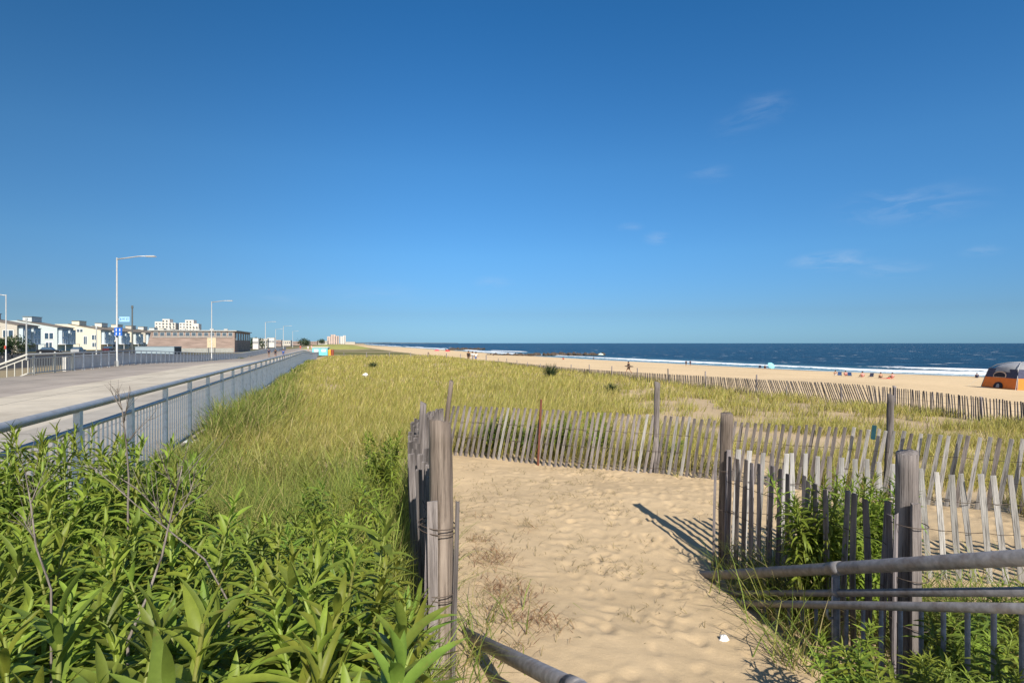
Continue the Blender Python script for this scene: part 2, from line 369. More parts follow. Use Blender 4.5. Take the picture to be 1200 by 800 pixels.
# ------------------------------------------------------------------ railings along the promenade
def zl(v): return float(deck_z(v))
def rail_path(u, vlist, h): return [(u, v, zl(v)+h) for v in vlist]
rail = thing('boardwalk_railing', 'long grey tubular railing with balusters along the seaward edge of the boardwalk', 'railing', (0,0,0), ANG)
vr = [-9+3*i for i in range(70)]
obj('top_rail', MB().tube(rail_path(-2.3, vr, 1.06), .04, 12), M['steel'], rail, sm=True)
obj('middle_rail', MB().tube(rail_path(-2.3, vr, .86), .026, 8), M['steel'], rail, sm=True)
obj('bottom_rail', MB().tube(rail_path(-2.3, vr, .10), .024, 8), M['steel'], rail, sm=True)
pm = MB().box((0,0,.53), (.055,.075,1.02)).box((0,0,.011), (.16,.16,.022)).mesh('post', M['steel_blue'])
bmh = MB().box((0,0,0), (.014,.014,.745)).mesh('baluster', M['steel_blue'])
v0 = 7.93
posts = [v0+1.5*i for i in range(-8, 92)]
for v in posts: link('post', pm, rail, (-2.3, v, zl(v)))
bl = []
for v in posts[:-1]:
    for k in range(1, 12): bl.append(v+1.5*k/12)
seen = sorted(bl, key=lambda v: abs(v-9))[:100]; rest = MB(); ss_ = set(seen)
for v in bl:
    if v in ss_: link('baluster', bmh, rail, (-2.3, v, zl(v)+.48))
    else: rest.box((-2.3, v, zl(v)+.48), (.014,.014,.745))
o = obj('baluster', rest, M['steel_blue'], rail); o['kind'] = 'stuff'

lr = thing('landward_railing', 'grey fence with many slim posts along the far, landward edge of the boardwalk', 'railing', (0,0,0), ANG)
va = 41.6
vl = axis([(va,60,2),(60,220,3)])
obj('top_rail', MB().tube(rail_path(-15.1, vl, 1.1), .035, 8), M['steel'], lr)
obj('bottom_rail', MB().tube(rail_path(-15.1, vl, .12), .03, 6), M['steel'], lr)
for i in range(100):
    v = va+1.45*i; link('post', pm, lr, (-15.1, v, zl(v)))
mb = MB()
for v in vl[:-1]:
    pass
par = thing('concrete_parapet', 'low pale grey concrete parapet wall behind the landward fence', 'wall', (0,0,0), ANG)
mb = MB(); pts = [( -15.55, v) for v in vl]
for a, b in zip(vl[:-1], vl[1:]):
    mb.poly([(-15.5,a,zl(a)-1.2),(-15.5,b,zl(b)-1.2),(-15.5,b,zl(b)+.82),(-15.5,a,zl(a)+.82)], (-.18,0,0))
obj('wall_panel', mb, plain('pale_concrete', (.62,.60,.57), .9, scale=1.5, var=.15), par)
mb = MB()
for a, b in zip(vl[:-1], vl[1:]):
    mb.poly([(-15.44,a,zl(a)+.822),(-15.44,b,zl(b)+.822),(-15.44,b,zl(b)+.9),(-15.44,a,zl(a)+.9)], (-.3,0,0))
obj('coping', mb, plain('coping_concrete', (.45,.46,.47), .9), par)

# cream railing by the ramp down to the street
cr = thing('ramp_railing', 'cream painted railing sloping down beside the ramp at the left edge of the boardwalk', 'railing', (0,0,0), ANG)
va0 = 35.9
seg = [(-15.1, va-.15, 0), (-15.1, va0, 0), (-18.0, va0-.9, -1.45), (-21, va0-1.9, -2.0)]
def sp(t):
    d = [0]
    for a, b in zip(seg, seg[1:]): d.append(d[-1]+math.dist(a[:2], b[:2]))
    s = t*d[-1]
    return tuple(np.interp(s, d, [q[i] for q in seg]) for i in range(3)), d[-1]
for h, r_, nm in ((1.1,.05,'top_rail'),(.9,.03,'middle_rail'),(.1,.035,'bottom_rail')):
    obj(nm, MB().tube([(u, v, zl(v)+z+h) for u, v, z in seg], r_, 8), M['rail_cream'], cr)
L_ = sp(1)[1]; cpm = MB().box((0,0,.55), (.09,.09,1.1)).mesh('post', M['rail_cream']); cbm = MB().box((0,0,.5), (.035,.035,.8)).mesh('baluster', M['rail_cream'])
n_ = int(L_/.3)
for i in range(n_+1):
    (u, v, z), _ = sp(i/n_); link('post' if i % 8 == 0 else 'baluster', cpm if i % 8 == 0 else cbm, cr, (u, v, zl(v)+z))

# ------------------------------------------------------------------ stair railings running down into the sand
def stair_rail(label, p0, p1, side, ext, npost, bal):
    p0 = Vector(p0); p1 = Vector(p1); d = (p1-p0); g0 = gz(p1.x, p1.y)
    root = thing('stair_railing', label, 'railing', (p1.x, p1.y, g0))
    o_ = Vector(root.location); q0 = p0-d*ext-o_; q1 = p1+d*.36-o_
    hd = Vector((d.x, d.y, 0)).normalized(); nn = Vector((hd.y, -hd.x, 0))*side
    obj('top_rail', MB().tube([q0, q0.lerp(q1,.5), q1], .036, 16), M['steel_dull'], root, sm=True)
    obj('handrail', MB().tube([q0+Vector((0,0,-.15)), q1+Vector((0,0,-.15))], .021, 12), M['steel_dull'], root, sm=True)
    obj('lower_rail', MB().tube([q0+nn*.06+Vector((0,0,-.215)), q1+nn*.06+Vector((0,0,-.215))], .023, 12), M['steel_dull'], root, sm=True)
    for t in npost:
        b = q0.lerp(q1, t)
        po = obj('post', MB().tube([b+Vector((0,0,-1.35)), b+Vector((0,0,-.02))], .024, 10), M['steel_dull'], root, sm=True)
        dd = (q1-q0).normalized(); obj('coupling', MB().tube([b-dd*.045, b+dd*.045], .0405, 14), M['steel_dull'], root, sm=True); obj('coupling', MB().tube([b-dd*.03+Vector((0,0,-.15)), b+dd*.03+Vector((0,0,-.15))], .0265, 12), M['steel_dull'], root, sm=True)
        e = b+Vector((0,0,-.30))
        obj('bracket', MB().tube([e, e+nn*.05, e+nn*.065+Vector((0,0,.03)), e+nn*.06+Vector((0,0,.075))], .008, 6), M['steel'], po, sm=True)
    L = (q1-q0).length; n = int(L/.125)
    if bal:
        for i in range(1, n):
            b = q0.lerp(q1, i/n)+Vector((0,0,-.21))
            if min(abs(i/n-t) for t in npost)*L < .05: continue
            obj('baluster', MB().tube([b+Vector((0,0,-1.0)), b], .0115, 8), M['steel_dull'], root, sm=True)
    return root
stair_rail('grey stair railing with balusters sloping down to the sand below the near fence post', at(1200,653,2.5), at(830,674,4.72), -1, .55, (.25, .518), True)
stair_rail('thick grey pipe railing running into the sand beside the old left gatepost', at(640,790,2.3), at(550,745,3.4), -1, .9, (.3,), False)

# ------------------------------------------------------------------ snow fences
def picket_mesh(L, w, th, mat, seed):
    r = random.Random(seed); mb = MB(); nseg = 5; b = r.uniform(-.012,.012); c = r.uniform(-.01,.01); tw = r.uniform(-.1,.1); i0 = 0
    for k in range(nseg+1):
        t = k/nseg; ww = w*(1+r.uniform(-.08,.08))*(1 if k < nseg else r.uniform(.8,1)); a = tw*t; dx = b*math.sin(t*3.1); dy = c*math.sin(t*3.1)
        for sx, sy in ((-1,-1),(1,-1),(1,1),(-1,1)):
            x = sx*ww/2; y = sy*th/2
            zt = t*L+(sx*r.uniform(-.006,.008) if k == nseg else 0)
            mb.v.append((x*math.cos(a)-y*math.sin(a)+dx, x*math.sin(a)+y*math.cos(a)+dy, zt))
    for k in range(nseg):
        for j in range(4): a = k*4+j; bq = k*4+(j+1)%4; mb.f.append((a, bq, bq+4, a+4))
    mb.f += [(3,2,1,0), tuple(nseg*4+j for j in range(4))]
    me = bpy.data.meshes.new('picket'); me.from_pydata(mb.v, [], mb.f); me.materials.append(mat); return me
PK = {k: [picket_mesh(1.22, .040, .009, M[k], i*7+len(k)) for i in range(7)] for k in ('wood','wood_pale','wood_dark')}
def post_mesh(L, r0, r1, mat, seed, square=False, n=18):
    r = random.Random(seed); mb = MB(); rings = 16; ph = [r.uniform(.93,1.07) for _ in range(n)]
    ox = oy = 0
    for k in range(rings+1):
        t = k/rings; rr = r0+(r1-r0)*t; ox += r.uniform(-.0025,.0025); oy += r.uniform(-.0025,.0025)
        for j in range(n):
            q = 2*math.pi*j/n; k2 = ph[j]*(1+r.uniform(-.02,.02))
            if square: k2 *= min(1/max(abs(math.cos(q)), abs(math.sin(q))), 1.32)*.86
            mb.v.append((ox+rr*k2*math.cos(q), oy+rr*k2*math.sin(q), t*L+(.012*math.cos(q+seed)+r.uniform(-.006,.006) if k == rings else 0)))
    for k in range(rings):
        for j in range(n): a = k*n+j; b = k*n+(j+1)%n; mb.f.append((a, b, b+n, a+n))
    e = rings*n; mb.v.append((ox, oy, L+.006)); mb.f += [(e+j, e+(j+1)%n, len(mb.v)-1) for j in range(n)]
    me = bpy.data.meshes.new('post'); me.from_pydata(mb.v, [], mb.f); me.materials.append(mat)
    me.polygons.foreach_set('use_smooth', [True]*len(me.polygons)); return me
def path_fn(pts):
    d = [0]
    for a, b in zip(pts, pts[1:]): d.append(d[-1]+math.dist(a, b))
    def f(s): return (float(np.interp(s, d, [p[0] for p in pts])), float(np.interp(s, d, [p[1] for p in pts])))
    return f, d[-1]
def snow_fence(label, pts, pitch, tops, lean, mats, posts, wires=(.12,.42,.72), seed=1, limit=100, skip=None, zjit=.012, turn=0, lj=.8):
    """tops: heights of the picket tops below the eye, spread along the path; lean: degrees, same"""
    f, L = path_fn(pts); r = random.Random(seed); x0, y0 = pts[0]; o0 = Vector((x0, y0, gz(x0, y0)))
    root = thing('snow_fence', label, 'fence', o0)
    tp = lambda s: EYE+float(np.interp(s/L, [t[0] for t in tops], [t[1] for t in tops]))
    le = lambda s: float(np.interp(s/L, [t[0] for t in lean], [t[1] for t in lean]))
    n = int(L/pitch); rest = MB(); wp = {w: [] for w in wires}
    for i in range(n+1):
        s = min(L, i*pitch+r.uniform(-.006,.006)); x, y = f(max(0, s)); x2, y2 = f(min(L, s+.05)); x1, y1 = f(max(0, s-.05)); az = math.atan2(y2-y1, x2-x1)
        top = tp(s)+r.uniform(-1,1)*zjit; a = R(le(s)+r.uniform(-lj,lj))
        zb = max(gz(x, y)-.12, top-1.2) if True else 0
        dirv = Vector((math.sin(a)*math.cos(az), math.sin(a)*math.sin(az), math.cos(a)))
        h = (top-zb)/dirv.z
        mid = Vector((x, y, (top+gz(x,y))/2)); base = mid-dirv*((mid.z-zb)/dirv.z)
        for w in wires:
            wp[w].append(base+dirv*(h*w*.86+.1)-o0+Vector((math.sin(az), -math.cos(az), 0))*(.007 if i % 2 else -.007))
        if skip and skip(s/L): continue
        mat = mats(s/L, r)
        Mx = Matrix.Translation(base-o0) @ Matrix.Rotation(az, 4, 'Z') @ Matrix.Rotation(a, 4, 'Y') @ Matrix.Rotation(r.uniform(-.05,.05), 4, 'X') @ Matrix.Rotation(turn+r.uniform(-.1,.1), 4, 'Z')
        Mx = Mx @ Matrix.Diagonal((1, 1, h/1.22, 1))
        if i < limit:
            p = bpy.data.objects.new('picket', PK[mat][r.randrange(7)]); C.objects.link(p); p.parent = root; p.matrix_basis = Mx
        else: rest.box((0,0,.61), (.04,.01,1.22), M4=Mx)
    if rest.v:
        o = obj('picket', rest, M['wood'], root); o['kind'] = 'stuff'
    for w in wires:
        if len(wp[w]) > 1: obj('wire', MB().tube(wp[w], .0028, 5), M['wire'], root)
    for (x, y, top, r0, r1, mat, tilt, sq, sd) in posts:
        zg = gz(x, y)-.15; Lp = EYE+top-zg
        p = link('post', post_mesh(Lp, r0, r1, M[mat], sd, sq), root, Vector((x, y, zg))-o0); p.rotation_euler = (R(tilt[0]), R(tilt[1]), 0)
    return root
def rad(px, wpx, Z): return wpx*Z/F/2
fa = snow_fence('grey picket snow fence crossing behind the sand path, leaning to the right', A, .086,
    [(0,-.97),(.2,-1.0),(.42,-1.045),(.56,-1.06),(.73,-1.02),(.88,-.98),(1,-.95)], [(0,12),(.3,9),(.5,8),(.7,9),(1,7)],
    lambda t, r: 'wood_pale' if (t > .68 and r.random() < .75) else ('wood_pale' if r.random() < .06 else 'wood'),  # right end mostly paler wood, sun on it put into the colour
    [(X(768,8.27),8.27,-.565,.043,.04,'wood',(0,1),False,3), (X(1038,6.86),6.86,-.62,.039,.036,'wood',(0,2),False,4)], seed=3)
o = obj('stake', MB().box((0,0,.53), (.03,.02,1.06)), M['rust'], fa, Vector((X(630,8.55),8.53,EYE-1.9))-fa.location); o.rotation_euler = (0, R(3), .3); o['label'] = 'rusty red metal stake'
o = obj('painted_tip', MB().box((0,0,0), (.046,.03,.17)), M['teal_paint'], fa, Vector((X(1022,6.93),6.9,EYE-1.08))-fa.location); o.rotation_euler = (0, R(6), -.7); o['label'] = 'teal painted picket tip'
snow_fence('pale picket fence catching the sun, running right from the dark corner post', B, .096, [(0,-.945),(.35,-.975),(.6,-1.03),(1,-1.0)], [(0,4),(.3,0),(.6,-5),(1,-7)],
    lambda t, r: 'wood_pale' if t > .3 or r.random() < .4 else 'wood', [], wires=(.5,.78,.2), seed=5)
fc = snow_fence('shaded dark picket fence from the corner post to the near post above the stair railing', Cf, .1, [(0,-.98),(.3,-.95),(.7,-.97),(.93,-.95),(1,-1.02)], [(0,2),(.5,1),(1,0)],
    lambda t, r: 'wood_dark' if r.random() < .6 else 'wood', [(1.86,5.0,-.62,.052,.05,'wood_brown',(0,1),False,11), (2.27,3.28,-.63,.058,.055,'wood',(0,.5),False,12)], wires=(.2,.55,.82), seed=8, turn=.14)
def board(root, x, y, top, bot, w, th, mat, rz, ty=0, tx=0):
    L = top-bot; me = picket_mesh(L, w, th, M[mat], int(x*1000) & 255)
    p = link('board', me, root, Vector((x, y, EYE+bot))-root.location); p.rotation_euler = (R(tx), R(ty), rz); return p
board(fc, X(1047,3.22), 3.22, -.97, -2.05, .028, .012, 'wood_dark', .6, 2); board(fc, X(1073,3.2), 3.2, -.9, -2.05, .058, .018, 'wood', .1, 0)
board(fc, X(833,4.98), 4.9, -.95, -2.1, .035, .012, 'wood_dark', .9, 3); board(fc, X(852,4.92), 4.93, -.93, -2.1, .038, .012, 'wood_dark', .2, 1)
def wraps(root, x, y, zs, r):
    for z in zs:
        k = random.uniform(-.02,.02); pts = [(x+r*math.cos(q), y+r*math.sin(q), EYE+z+k*math.cos(q)) for q in np.linspace(0, 6.4, 22)]
        obj('wire_tie', MB().tube([Vector(p)-root.location for p in pts], .0028, 5), M['wire'], root)
wraps(fc, 2.27, 3.25, (-1.03,-1.33,-1.6), .09); wraps(fc, 1.85, 4.96, (-1.1,-1.45,-1.8), .075)
fd = snow_fence('old grey picket fence seen end-on behind the split left gatepost', D, .07, [(0,-.72),(.2,-.66),(.4,-.72),(1,-1.0)], [(0,3),(.4,-3),(1,4)],
    lambda t, r: 'wood', [(-.352,2.8,-.385,.07,.056,'wood_brown',(0,.15),False,21), (X(482,4.1),4.1,-.43,.026,.025,'wood',(0,3.5),True,22), (X(504,4.9),4.9,-.32,.026,.02,'wood_brown',(0,6),True,23)], wires=(.3,.6,.9), seed=9, turn=1.05)
board(fd, X(509,2.72), 2.71, -.75, -1.75, .048, .02, 'wood', .12, -.5); board(fd, X(529,2.74), 2.74, -.77, -1.75, .02, .012, 'wood', .9, 2.5)
board(fd, X(500,2.7), 2.74, -.78, -1.72, .03, .012, 'wood_dark', 1.0, 1); board(fd, X(503,2.95), 2.92, -.55, -1.7, .035, .012, 'wood', 1.2, 3)
wraps(fd, -.365, 2.78, (-.88,-.905,-1.2,-1.22,-1.52,-1.54), .09)
# the long fence on the seaward edge of the dune
E = [(12.4,11.5),(12.5,14),(12.55,17),(12.5,20),(11.6,22),(10.3,24.3),(8.2,30),(5.2,38.4),(.5,54),(-2.3,64)]
ep = [(1150,465,15.2),(1048,452,19.4),(986,453,20.5),(921,453,22.8),(886,439,24.3),(827,435,27.3),(783,432,30),(747,431,33),(717,429,35.5),(691,427,38.4),(669,427,41.5),(651,428,44),(633,426,47.5),(618,424,51),(606,422,54),(594,420,57.5),(584,420,60.5)]
snow_fence('long leaning picket fence along the seaward edge of the dune grass', E, .092, [(0,-1.42),(.12,-1.46),(.2,-1.5),(.27,-1.55),(.45,-1.72),(.6,-1.8),(1,-1.95)],
    [(0,2),(.14,3),(.155,22),(.24,22),(.3,6),(1,3)], lambda t, r: 'wood' if r.random() < .6 else 'wood_dark',
    [(X(a,Z),Z,-(b-402)/F*Z,.055 if i in (1,4) else .035,.03 if i != 1 else .055,'wood_dark',(0,random.uniform(-2,3)),False,40+i) for i, (a, b, Z) in enumerate(ep)], wires=(.25,.6,.9), seed=13)
# low fence at the far end of the dune field
G = [(-3.0,66),(-8,78),(-16,86),(-26,88)]
snow_fence('distant low post and picket fence closing off the far end of the dune field', G, .3, [(0,-1.95),(1,-1.95)], [(0,4),(1,0)], lambda t, r: 'wood',
    [(float(np.interp(t,[0,.33,.66,1],[p[0] for p in G])), float(np.interp(t,[0,.33,.66,1],[p[1] for p in G])), -1.4, .06, .05, 'wood_dark', (0,0), False, 70+i) for i, t in enumerate(np.linspace(0,1,9))], seed=17)
# ------------------------------------------------------------------ grass
def blades(x, y, z, h, w, az, lean, col, curl=.5):
    n = len(x); ts = np.array([0, .4, .75, 1.0]); ws = np.array([1, .85, .5, 0.0])
    dx, dy = np.cos(az), np.sin(az); sxv, syv = -dy, dx
    fa_ = rng.uniform(0, 6.28, n); wxv, wyv = np.cos(fa_), np.sin(fa_)
    V_ = []
    for t, k in zip(ts, ws):
        out = h*lean*(t*.5+curl*t*t); up = h*t*np.sqrt(np.maximum(.15, 1-(lean*(.5*t+curl*t)*.8)**2))
        cx, cy, cz = x+dx*out, y+dy*out, z+up
        if k > 0:
            V_.append(np.stack([cx-wxv*w*k/2, cy-wyv*w*k/2, cz], 1)); V_.append(np.stack([cx+wxv*w*k/2, cy+wyv*w*k/2, cz], 1))
        else: V_.append(np.stack([cx, cy, cz], 1))
    vtx = np.stack(V_, 1).reshape(-1, 3)
    b = (np.arange(n)*7)[:,None]
    tri = np.concatenate([b+np.array([q]) for q in ((0,1,3),(0,3,2),(2,3,5),(2,5,4),(4,5,6))], 0)
    return vtx, tri, np.repeat(col, 7, 0)
class Grass:
    def __init__(s): s.v=[]; s.t=[]; s.c=[]; s.n=0
    def add(s, *a, **k):
        v, t, c = blades(*a, **k); s.v.append(v); s.t.append(t+s.n); s.c.append(c); s.n += len(v)
    def build(s, name, label, cat='grass'):
        o = link(name, npmesh(name, np.concatenate(s.v), np.concatenate(s.t), np.concatenate(s.c), M['grass'], True)); tag(o, label, cat, None, 'stuff'); return o
PAL = dict(field=np.array([[.40,.345,.085],[.33,.315,.075],[.48,.39,.14],[.29,.30,.065],[.56,.45,.22]]), lush=np.array([[.19,.25,.045],[.24,.275,.055],[.15,.21,.04],[.29,.30,.075],[.40,.33,.14]]))
def pick(p, n, mixp=None):
    q = PAL[p][rng.choice(len(PAL[p]), n, p=mixp)]; return q*rng.uniform(.75,1.25,(n,1))
# dune field beyond the back fence
gr = Grass()
nt_ = 42000
yy = np.exp(rng.uniform(np.log(5.2), np.log(96), nt_)); xx = rng.uniform(-.62, 1.02, nt_)*yy
uu, vv_ = xy2uv(xx, yy)
den = vnoise(xx, yy, 1.5, 31)*.35+vnoise(xx, yy, .55, 32)*.65
thr = .22+.24*smooth(1, 5, xx)*(1-smooth(22,40,yy))+.10*smooth(-2,1,xx)*(1-smooth(12,26,yy))
keep = (uu > -1.9) & (uu < 17.6) & (vv_ < 97) & ((yy > a_line(xx)+.15) | (xx > 5.05)) & (xx > np.where(yy < 8.7, d_line(yy)-50, -99)) & (den > thr) & ~on_path(xx, yy) & ~((yy < 8.8) & (xx < 1))
keep &= ~((xx > 2) & (yy < b_line(xx)+.6) & (xx < 5))
xx, yy = xx[keep], yy[keep]; nb = 8
sp_ = .05+.006*yy
x = np.repeat(xx, nb)+rng.normal(0,1,len(xx)*nb)*np.repeat(sp_, nb); y = np.repeat(yy, nb)+rng.normal(0,1,len(xx)*nb)*np.repeat(sp_, nb)
ok = ~on_path(x, y); x, y = x[ok], y[ok]
u_, v_ = xy2uv(x, y); ok = (u_ > -1.95) & (u_ < 17.9); x, y = x[ok], y[ok]; n = len(x)
green = (vnoise(x, y, 5, 41)*.6+.25*(1-smooth(-1,2.5,x))*(1-smooth(12,40,y)))[:,None]
colr = pick('field', n, [.34,.26,.2,.12,.08])*(1-green*.4)+pick('lush', n)*green*.4
gr.add(x, y, ground(x,y)-.02, rng.uniform(.22,.46,n)*(1-.2*smooth(2,6,x)*(y < 20)), np.maximum(.005, .00085*y)*rng.uniform(.7,1.4,n), rng.normal(.5,1.3,n), rng.uniform(.15,.7,n), colr*rng.choice([.72,.9,1.0,1.12,1.3],(n,1)))
gr.build('dune_grass', 'yellow-green dune grass covering the field between the boardwalk and the beach')
# lush grass left of the path
gr = Grass()
n = 52000
y = np.exp(rng.uniform(np.log(1.6), np.log(13), n)); x = rng.uniform(-.8, .06, n)*y
u_, v_ = xy2uv(x, y)
k = (u_ > -2.02) & (x < d_line(y)-.04) & ((y < 8.9) | (x < -.9)) & (rng.random(n) < np.where(y > 8, .5, 1.0)) & ~((y < 2.6) & (x < -.9) & (rng.random(n) < .5)); x, y = x[k], y[k]; n = len(x)
tone = np.clip(smooth(4.5, 13, y)*.75+.75*(vnoise(x,y,.8,51)-.5)-.25*smooth(-1.4,-.8,x)*(1-smooth(6,9,y))-.35*(1-smooth(-2.0,-.9,u_[k])), 0, 1)[:,None]
colr = pick('lush', n, [.3,.26,.24,.14,.06])*(1-tone)+pick('field', n)*tone
hh = (rng.uniform(.34,.72,n)*np.interp(y, [1.5,2.5,4,9], [.75,.95,1.05,.8]))*np.interp(vnoise(x,y,.9,52), [0,1], [.7,1.2])
edge = np.interp(u_[k], [-2.1,-1.4], [1.15,1.0]); hh = hh*edge
gr.add(x, y, ground(x,y)-.02, hh, np.maximum(.0062, .0013*y)*rng.uniform(.6,1.5,n), rng.uniform(0,6.28,n), rng.uniform(.2,1.15,n), colr*rng.choice([.7,.9,1.0,1.15,1.45],(n,1)))
n = 15000; v_e = np.exp(rng.uniform(np.log(5.5), np.log(75), n)); x, y = uv2xy(-2.14+abs(rng.normal(0,.16+.22*np.interp(v_e,[9,13,17,24],[.3,1.6,1.6,.5]),n)), v_e)   # taller fringe along the foot of the railing
gr.add(x, y, ground(x,y)-.02, rng.uniform(.3,.62,n)*np.interp(vnoise(x,y,1.3,77),[.2,.8],[.7,1.3])*np.interp(v_e,[6,10,12.5,17.5,21,40],[.8,.8,1.35,1.35,.8,.6]), np.maximum(.0062, .0012*y)*rng.uniform(.7,1.4,n), rng.uniform(0,6.28,n), rng.uniform(.2,1.1,n), pick('lush', n)*rng.uniform(.7,1.2,(n,1)))
# long tufts: around the rails, gateposts and fences, and along the foot of the pickets
def tuft(cx, cy, n, h, spread, pal='lush', lean=(.4,1.2), w=.006, mixp=None):
    x = cx+rng.normal(0, spread, n); y = cy+rng.normal(0, spread, n)
    gr.add(x, y, ground(x,y)-.02, rng.uniform(.45,1,n)*h, np.full(n, w)*rng.uniform(.7,1.3,n), rng.uniform(0,6.28,n), rng.uniform(*lean, n), pick(pal, n, mixp))
for (px, Z, n_, h, s) in ((560,3.5,26,.42,.1),(585,3.7,18,.34,.12),(545,3.1,26,.5,.07),(575,3.0,12,.28,.1),(530,2.5,40,.5,.08),(860,4.75,60,.42,.12),(905,4.25,130,.72,.16),(925,4.0,110,.68,.12),(935,3.45,80,.5,.1),(880,4.4,60,.55,.1),(960,4.2,150,.7,.2),(1000,4.0,110,.65,.2),(945,3.75,60,.6,.1),
    (1100,3.9,420,.55,.26),(1140,3.7,420,.55,.28),(1180,3.6,380,.55,.28),(1085,3.6,260,.5,.18),(1230,3.5,240,.5,.25),(940,4.7,80,.45,.16),(1200,3.6,80,.5,.2),(1130,3.4,80,.5,.2)):
    tuft(X(px,Z), Z, n_, h, s, w=.0075)
for (px, Z, n_, h, s) in ((793,8.05,12,.18,.06),(828,7.9,16,.2,.09),(850,7.7,14,.22,.1),(690,8.25,10,.12,.06),(835,6.6,12,.2,.09)): tuft(X(px,Z), Z, n_, h, s, 'field')
gr.build('lush_grass', 'long green grass growing thick left of the sand path and around the railings')
for k in range(150):                                             # thin grass coming up through the thicket
    y0 = rng.uniform(1.2,3.4); x0 = rng.uniform(-1.0,-.2)*y0
    if xy2uv(x0,y0)[0] > -1.9 and 600+F*x0/y0 < 470: tuft(x0, y0, int(rng.integers(6,16)), rng.uniform(.6,1.0), .07, w=.0055)
# straw and dry plant litter on the sand
gr = Grass()
def litter(cx, cy, n, s, cols, h=(.03,.12), w=.004):
    x = cx+rng.normal(0, s, n); y = cy+rng.normal(0, s, n); k = on_path(x, y); x, y = x[k], y[k]; n = len(x)
    c = np.array(cols)[rng.integers(0, len(cols), n)]
    gr.add(x, y, ground(x,y)+.004, rng.uniform(*h, n), np.full(n, w), rng.uniform(0,6.28,n), rng.uniform(1.3,1.9,n), c, curl=.3)
br = [(.26,.13,.07),(.20,.10,.055),(.33,.20,.10),(.28,.22,.09)]; gn = [(.2,.15,.06),(.14,.12,.05),(.30,.24,.10)]
for (px, py, n_, s) in ((575,650,200,.11),(590,690,240,.13),(610,720,190,.12),(560,630,60,.08),(640,725,60,.09),(620,610,40,.10),(565,600,24,.1),(600,760,60,.1)):
    Z = F*1.76/(py-402); litter(X(px,Z), Z, n_, s, br)
for k in range(260):
    cx = rng.uniform(-.8,1.3) if k < 200 else rng.uniform(.5,3.2); cy = rng.uniform(3.6,8.4); litter(cx, cy, rng.integers(2,9), .07, gn, (.02,.08), .005)
for k in range(45):
    px, py = rng.uniform(545,720), rng.uniform(560,660); Z = F*1.78/(py-402); litter(X(px,Z), Z, rng.integers(3,10), .05, gn, (.02,.09), .004)
o = gr.build('plant_debris', 'dry brown stalks and straw scattered over the sand path', 'litter')

# ------------------------------------------------------------------ leafy plants: stem with spiralling lance-shaped leaves
def plant_variant(seed, nstem=2, nleaf=52, L=.13, W=.019, mat='leaf', label='', group='', cat='plant', name='leafy_plant', low=.2):
    r = random.Random(seed); root = thing(name, label, cat, (0,0,0), 0, group); vs_, fs_ = [], []
    for sidx in range(nstem):
        H = 1.0 if sidx == 0 else r.uniform(.72,.93); bx_, by_ = (0,0) if sidx == 0 else (r.uniform(-.05,.05), r.uniform(-.05,.05))
        ba = r.uniform(0,6.28); bend = r.uniform(.05,.20); st = [Vector((bx_+bend*t*t*H*math.cos(ba), by_+bend*t*t*H*math.sin(ba)+.02*math.sin(t*3+seed)*t, t*H)) for t in np.linspace(0,1,7)]
        obj('stem', MB().tube(st, list(np.linspace(.0055,.0025,7)), 6), M['stem'], root, sm=True)
        for i in range(nleaf):
            t = low+(1-low)*((i+.5)/nleaf)**.85; a = i*2.4+r.uniform(-.4,.4); el = R(np.interp(t, [low,.5,.85,1], [-10,22,45,78])+r.uniform(-20,20))
            ln_ = L*np.interp(t, [low,.45,.85,1], [.8,1.15,1,.5])*r.uniform(.65,1.25); wd = W*np.interp(t, [low,.5,.9,1], [.8,1.1,1,.55])*r.uniform(.75,1.25); droop = r.uniform(.3,2.0)*np.interp(t,[0,.8,1],[1.3,1.0,.3]); tw = r.uniform(-.9,.9)
            p = Vector((float(np.interp(t, np.linspace(0,1,7), [q.x for q in st])), float(np.interp(t, np.linspace(0,1,7), [q.y for q in st])), t*H))
            i0 = len(vs_); ns = 6; e = el
            for k in range(ns+1):
                q = k/ns; w = wd*(math.sin(math.pi*min(1, (q*.93+.07))**.8)**.85 if q < 1 else 0)*.5
                dr = Vector((math.cos(a)*math.cos(e), math.sin(a)*math.cos(e), math.sin(e)))
                if k: p = p+dr*(ln_/ns)
                sd = Vector((-math.sin(a), math.cos(a), 0)); up = sd.cross(dr)*-1
                sd = sd*math.cos(tw*q)+up*math.sin(tw*q)
                for j, o_ in enumerate((-1, 0, 1)): vs_.append(tuple(p+sd*(o_*w)+up*(abs(o_)*w*.5)))
                e -= droop*R(13); a += r.uniform(-.08,.08)
            for k in range(ns):
                b = i0+k*3; fs_ += [(b,b+1,b+4,b+3),(b+1,b+2,b+5,b+4)]
    me = bpy.data.meshes.new('foliage'); me.from_pydata(vs_, [], fs_); me.materials.append(M[mat]); me.polygons.foreach_set('use_smooth', [True]*len(me.polygons))
    link('foliage', me, root); return root
LBL = 'leafy green seaside goldenrod plant in the dense thicket at the foot of the boardwalk railing'
GRP = 'leafy plants in the foreground thicket'
PV = [plant_variant(100+i, 1+i % 3, 50+4*i, (.115,.135,.15)[i % 3], (.015,.0165,.0195)[i % 3], 'leaf_dark' if i in (2,5) else 'leaf', LBL, GRP) for i in range(8)]
used = set()
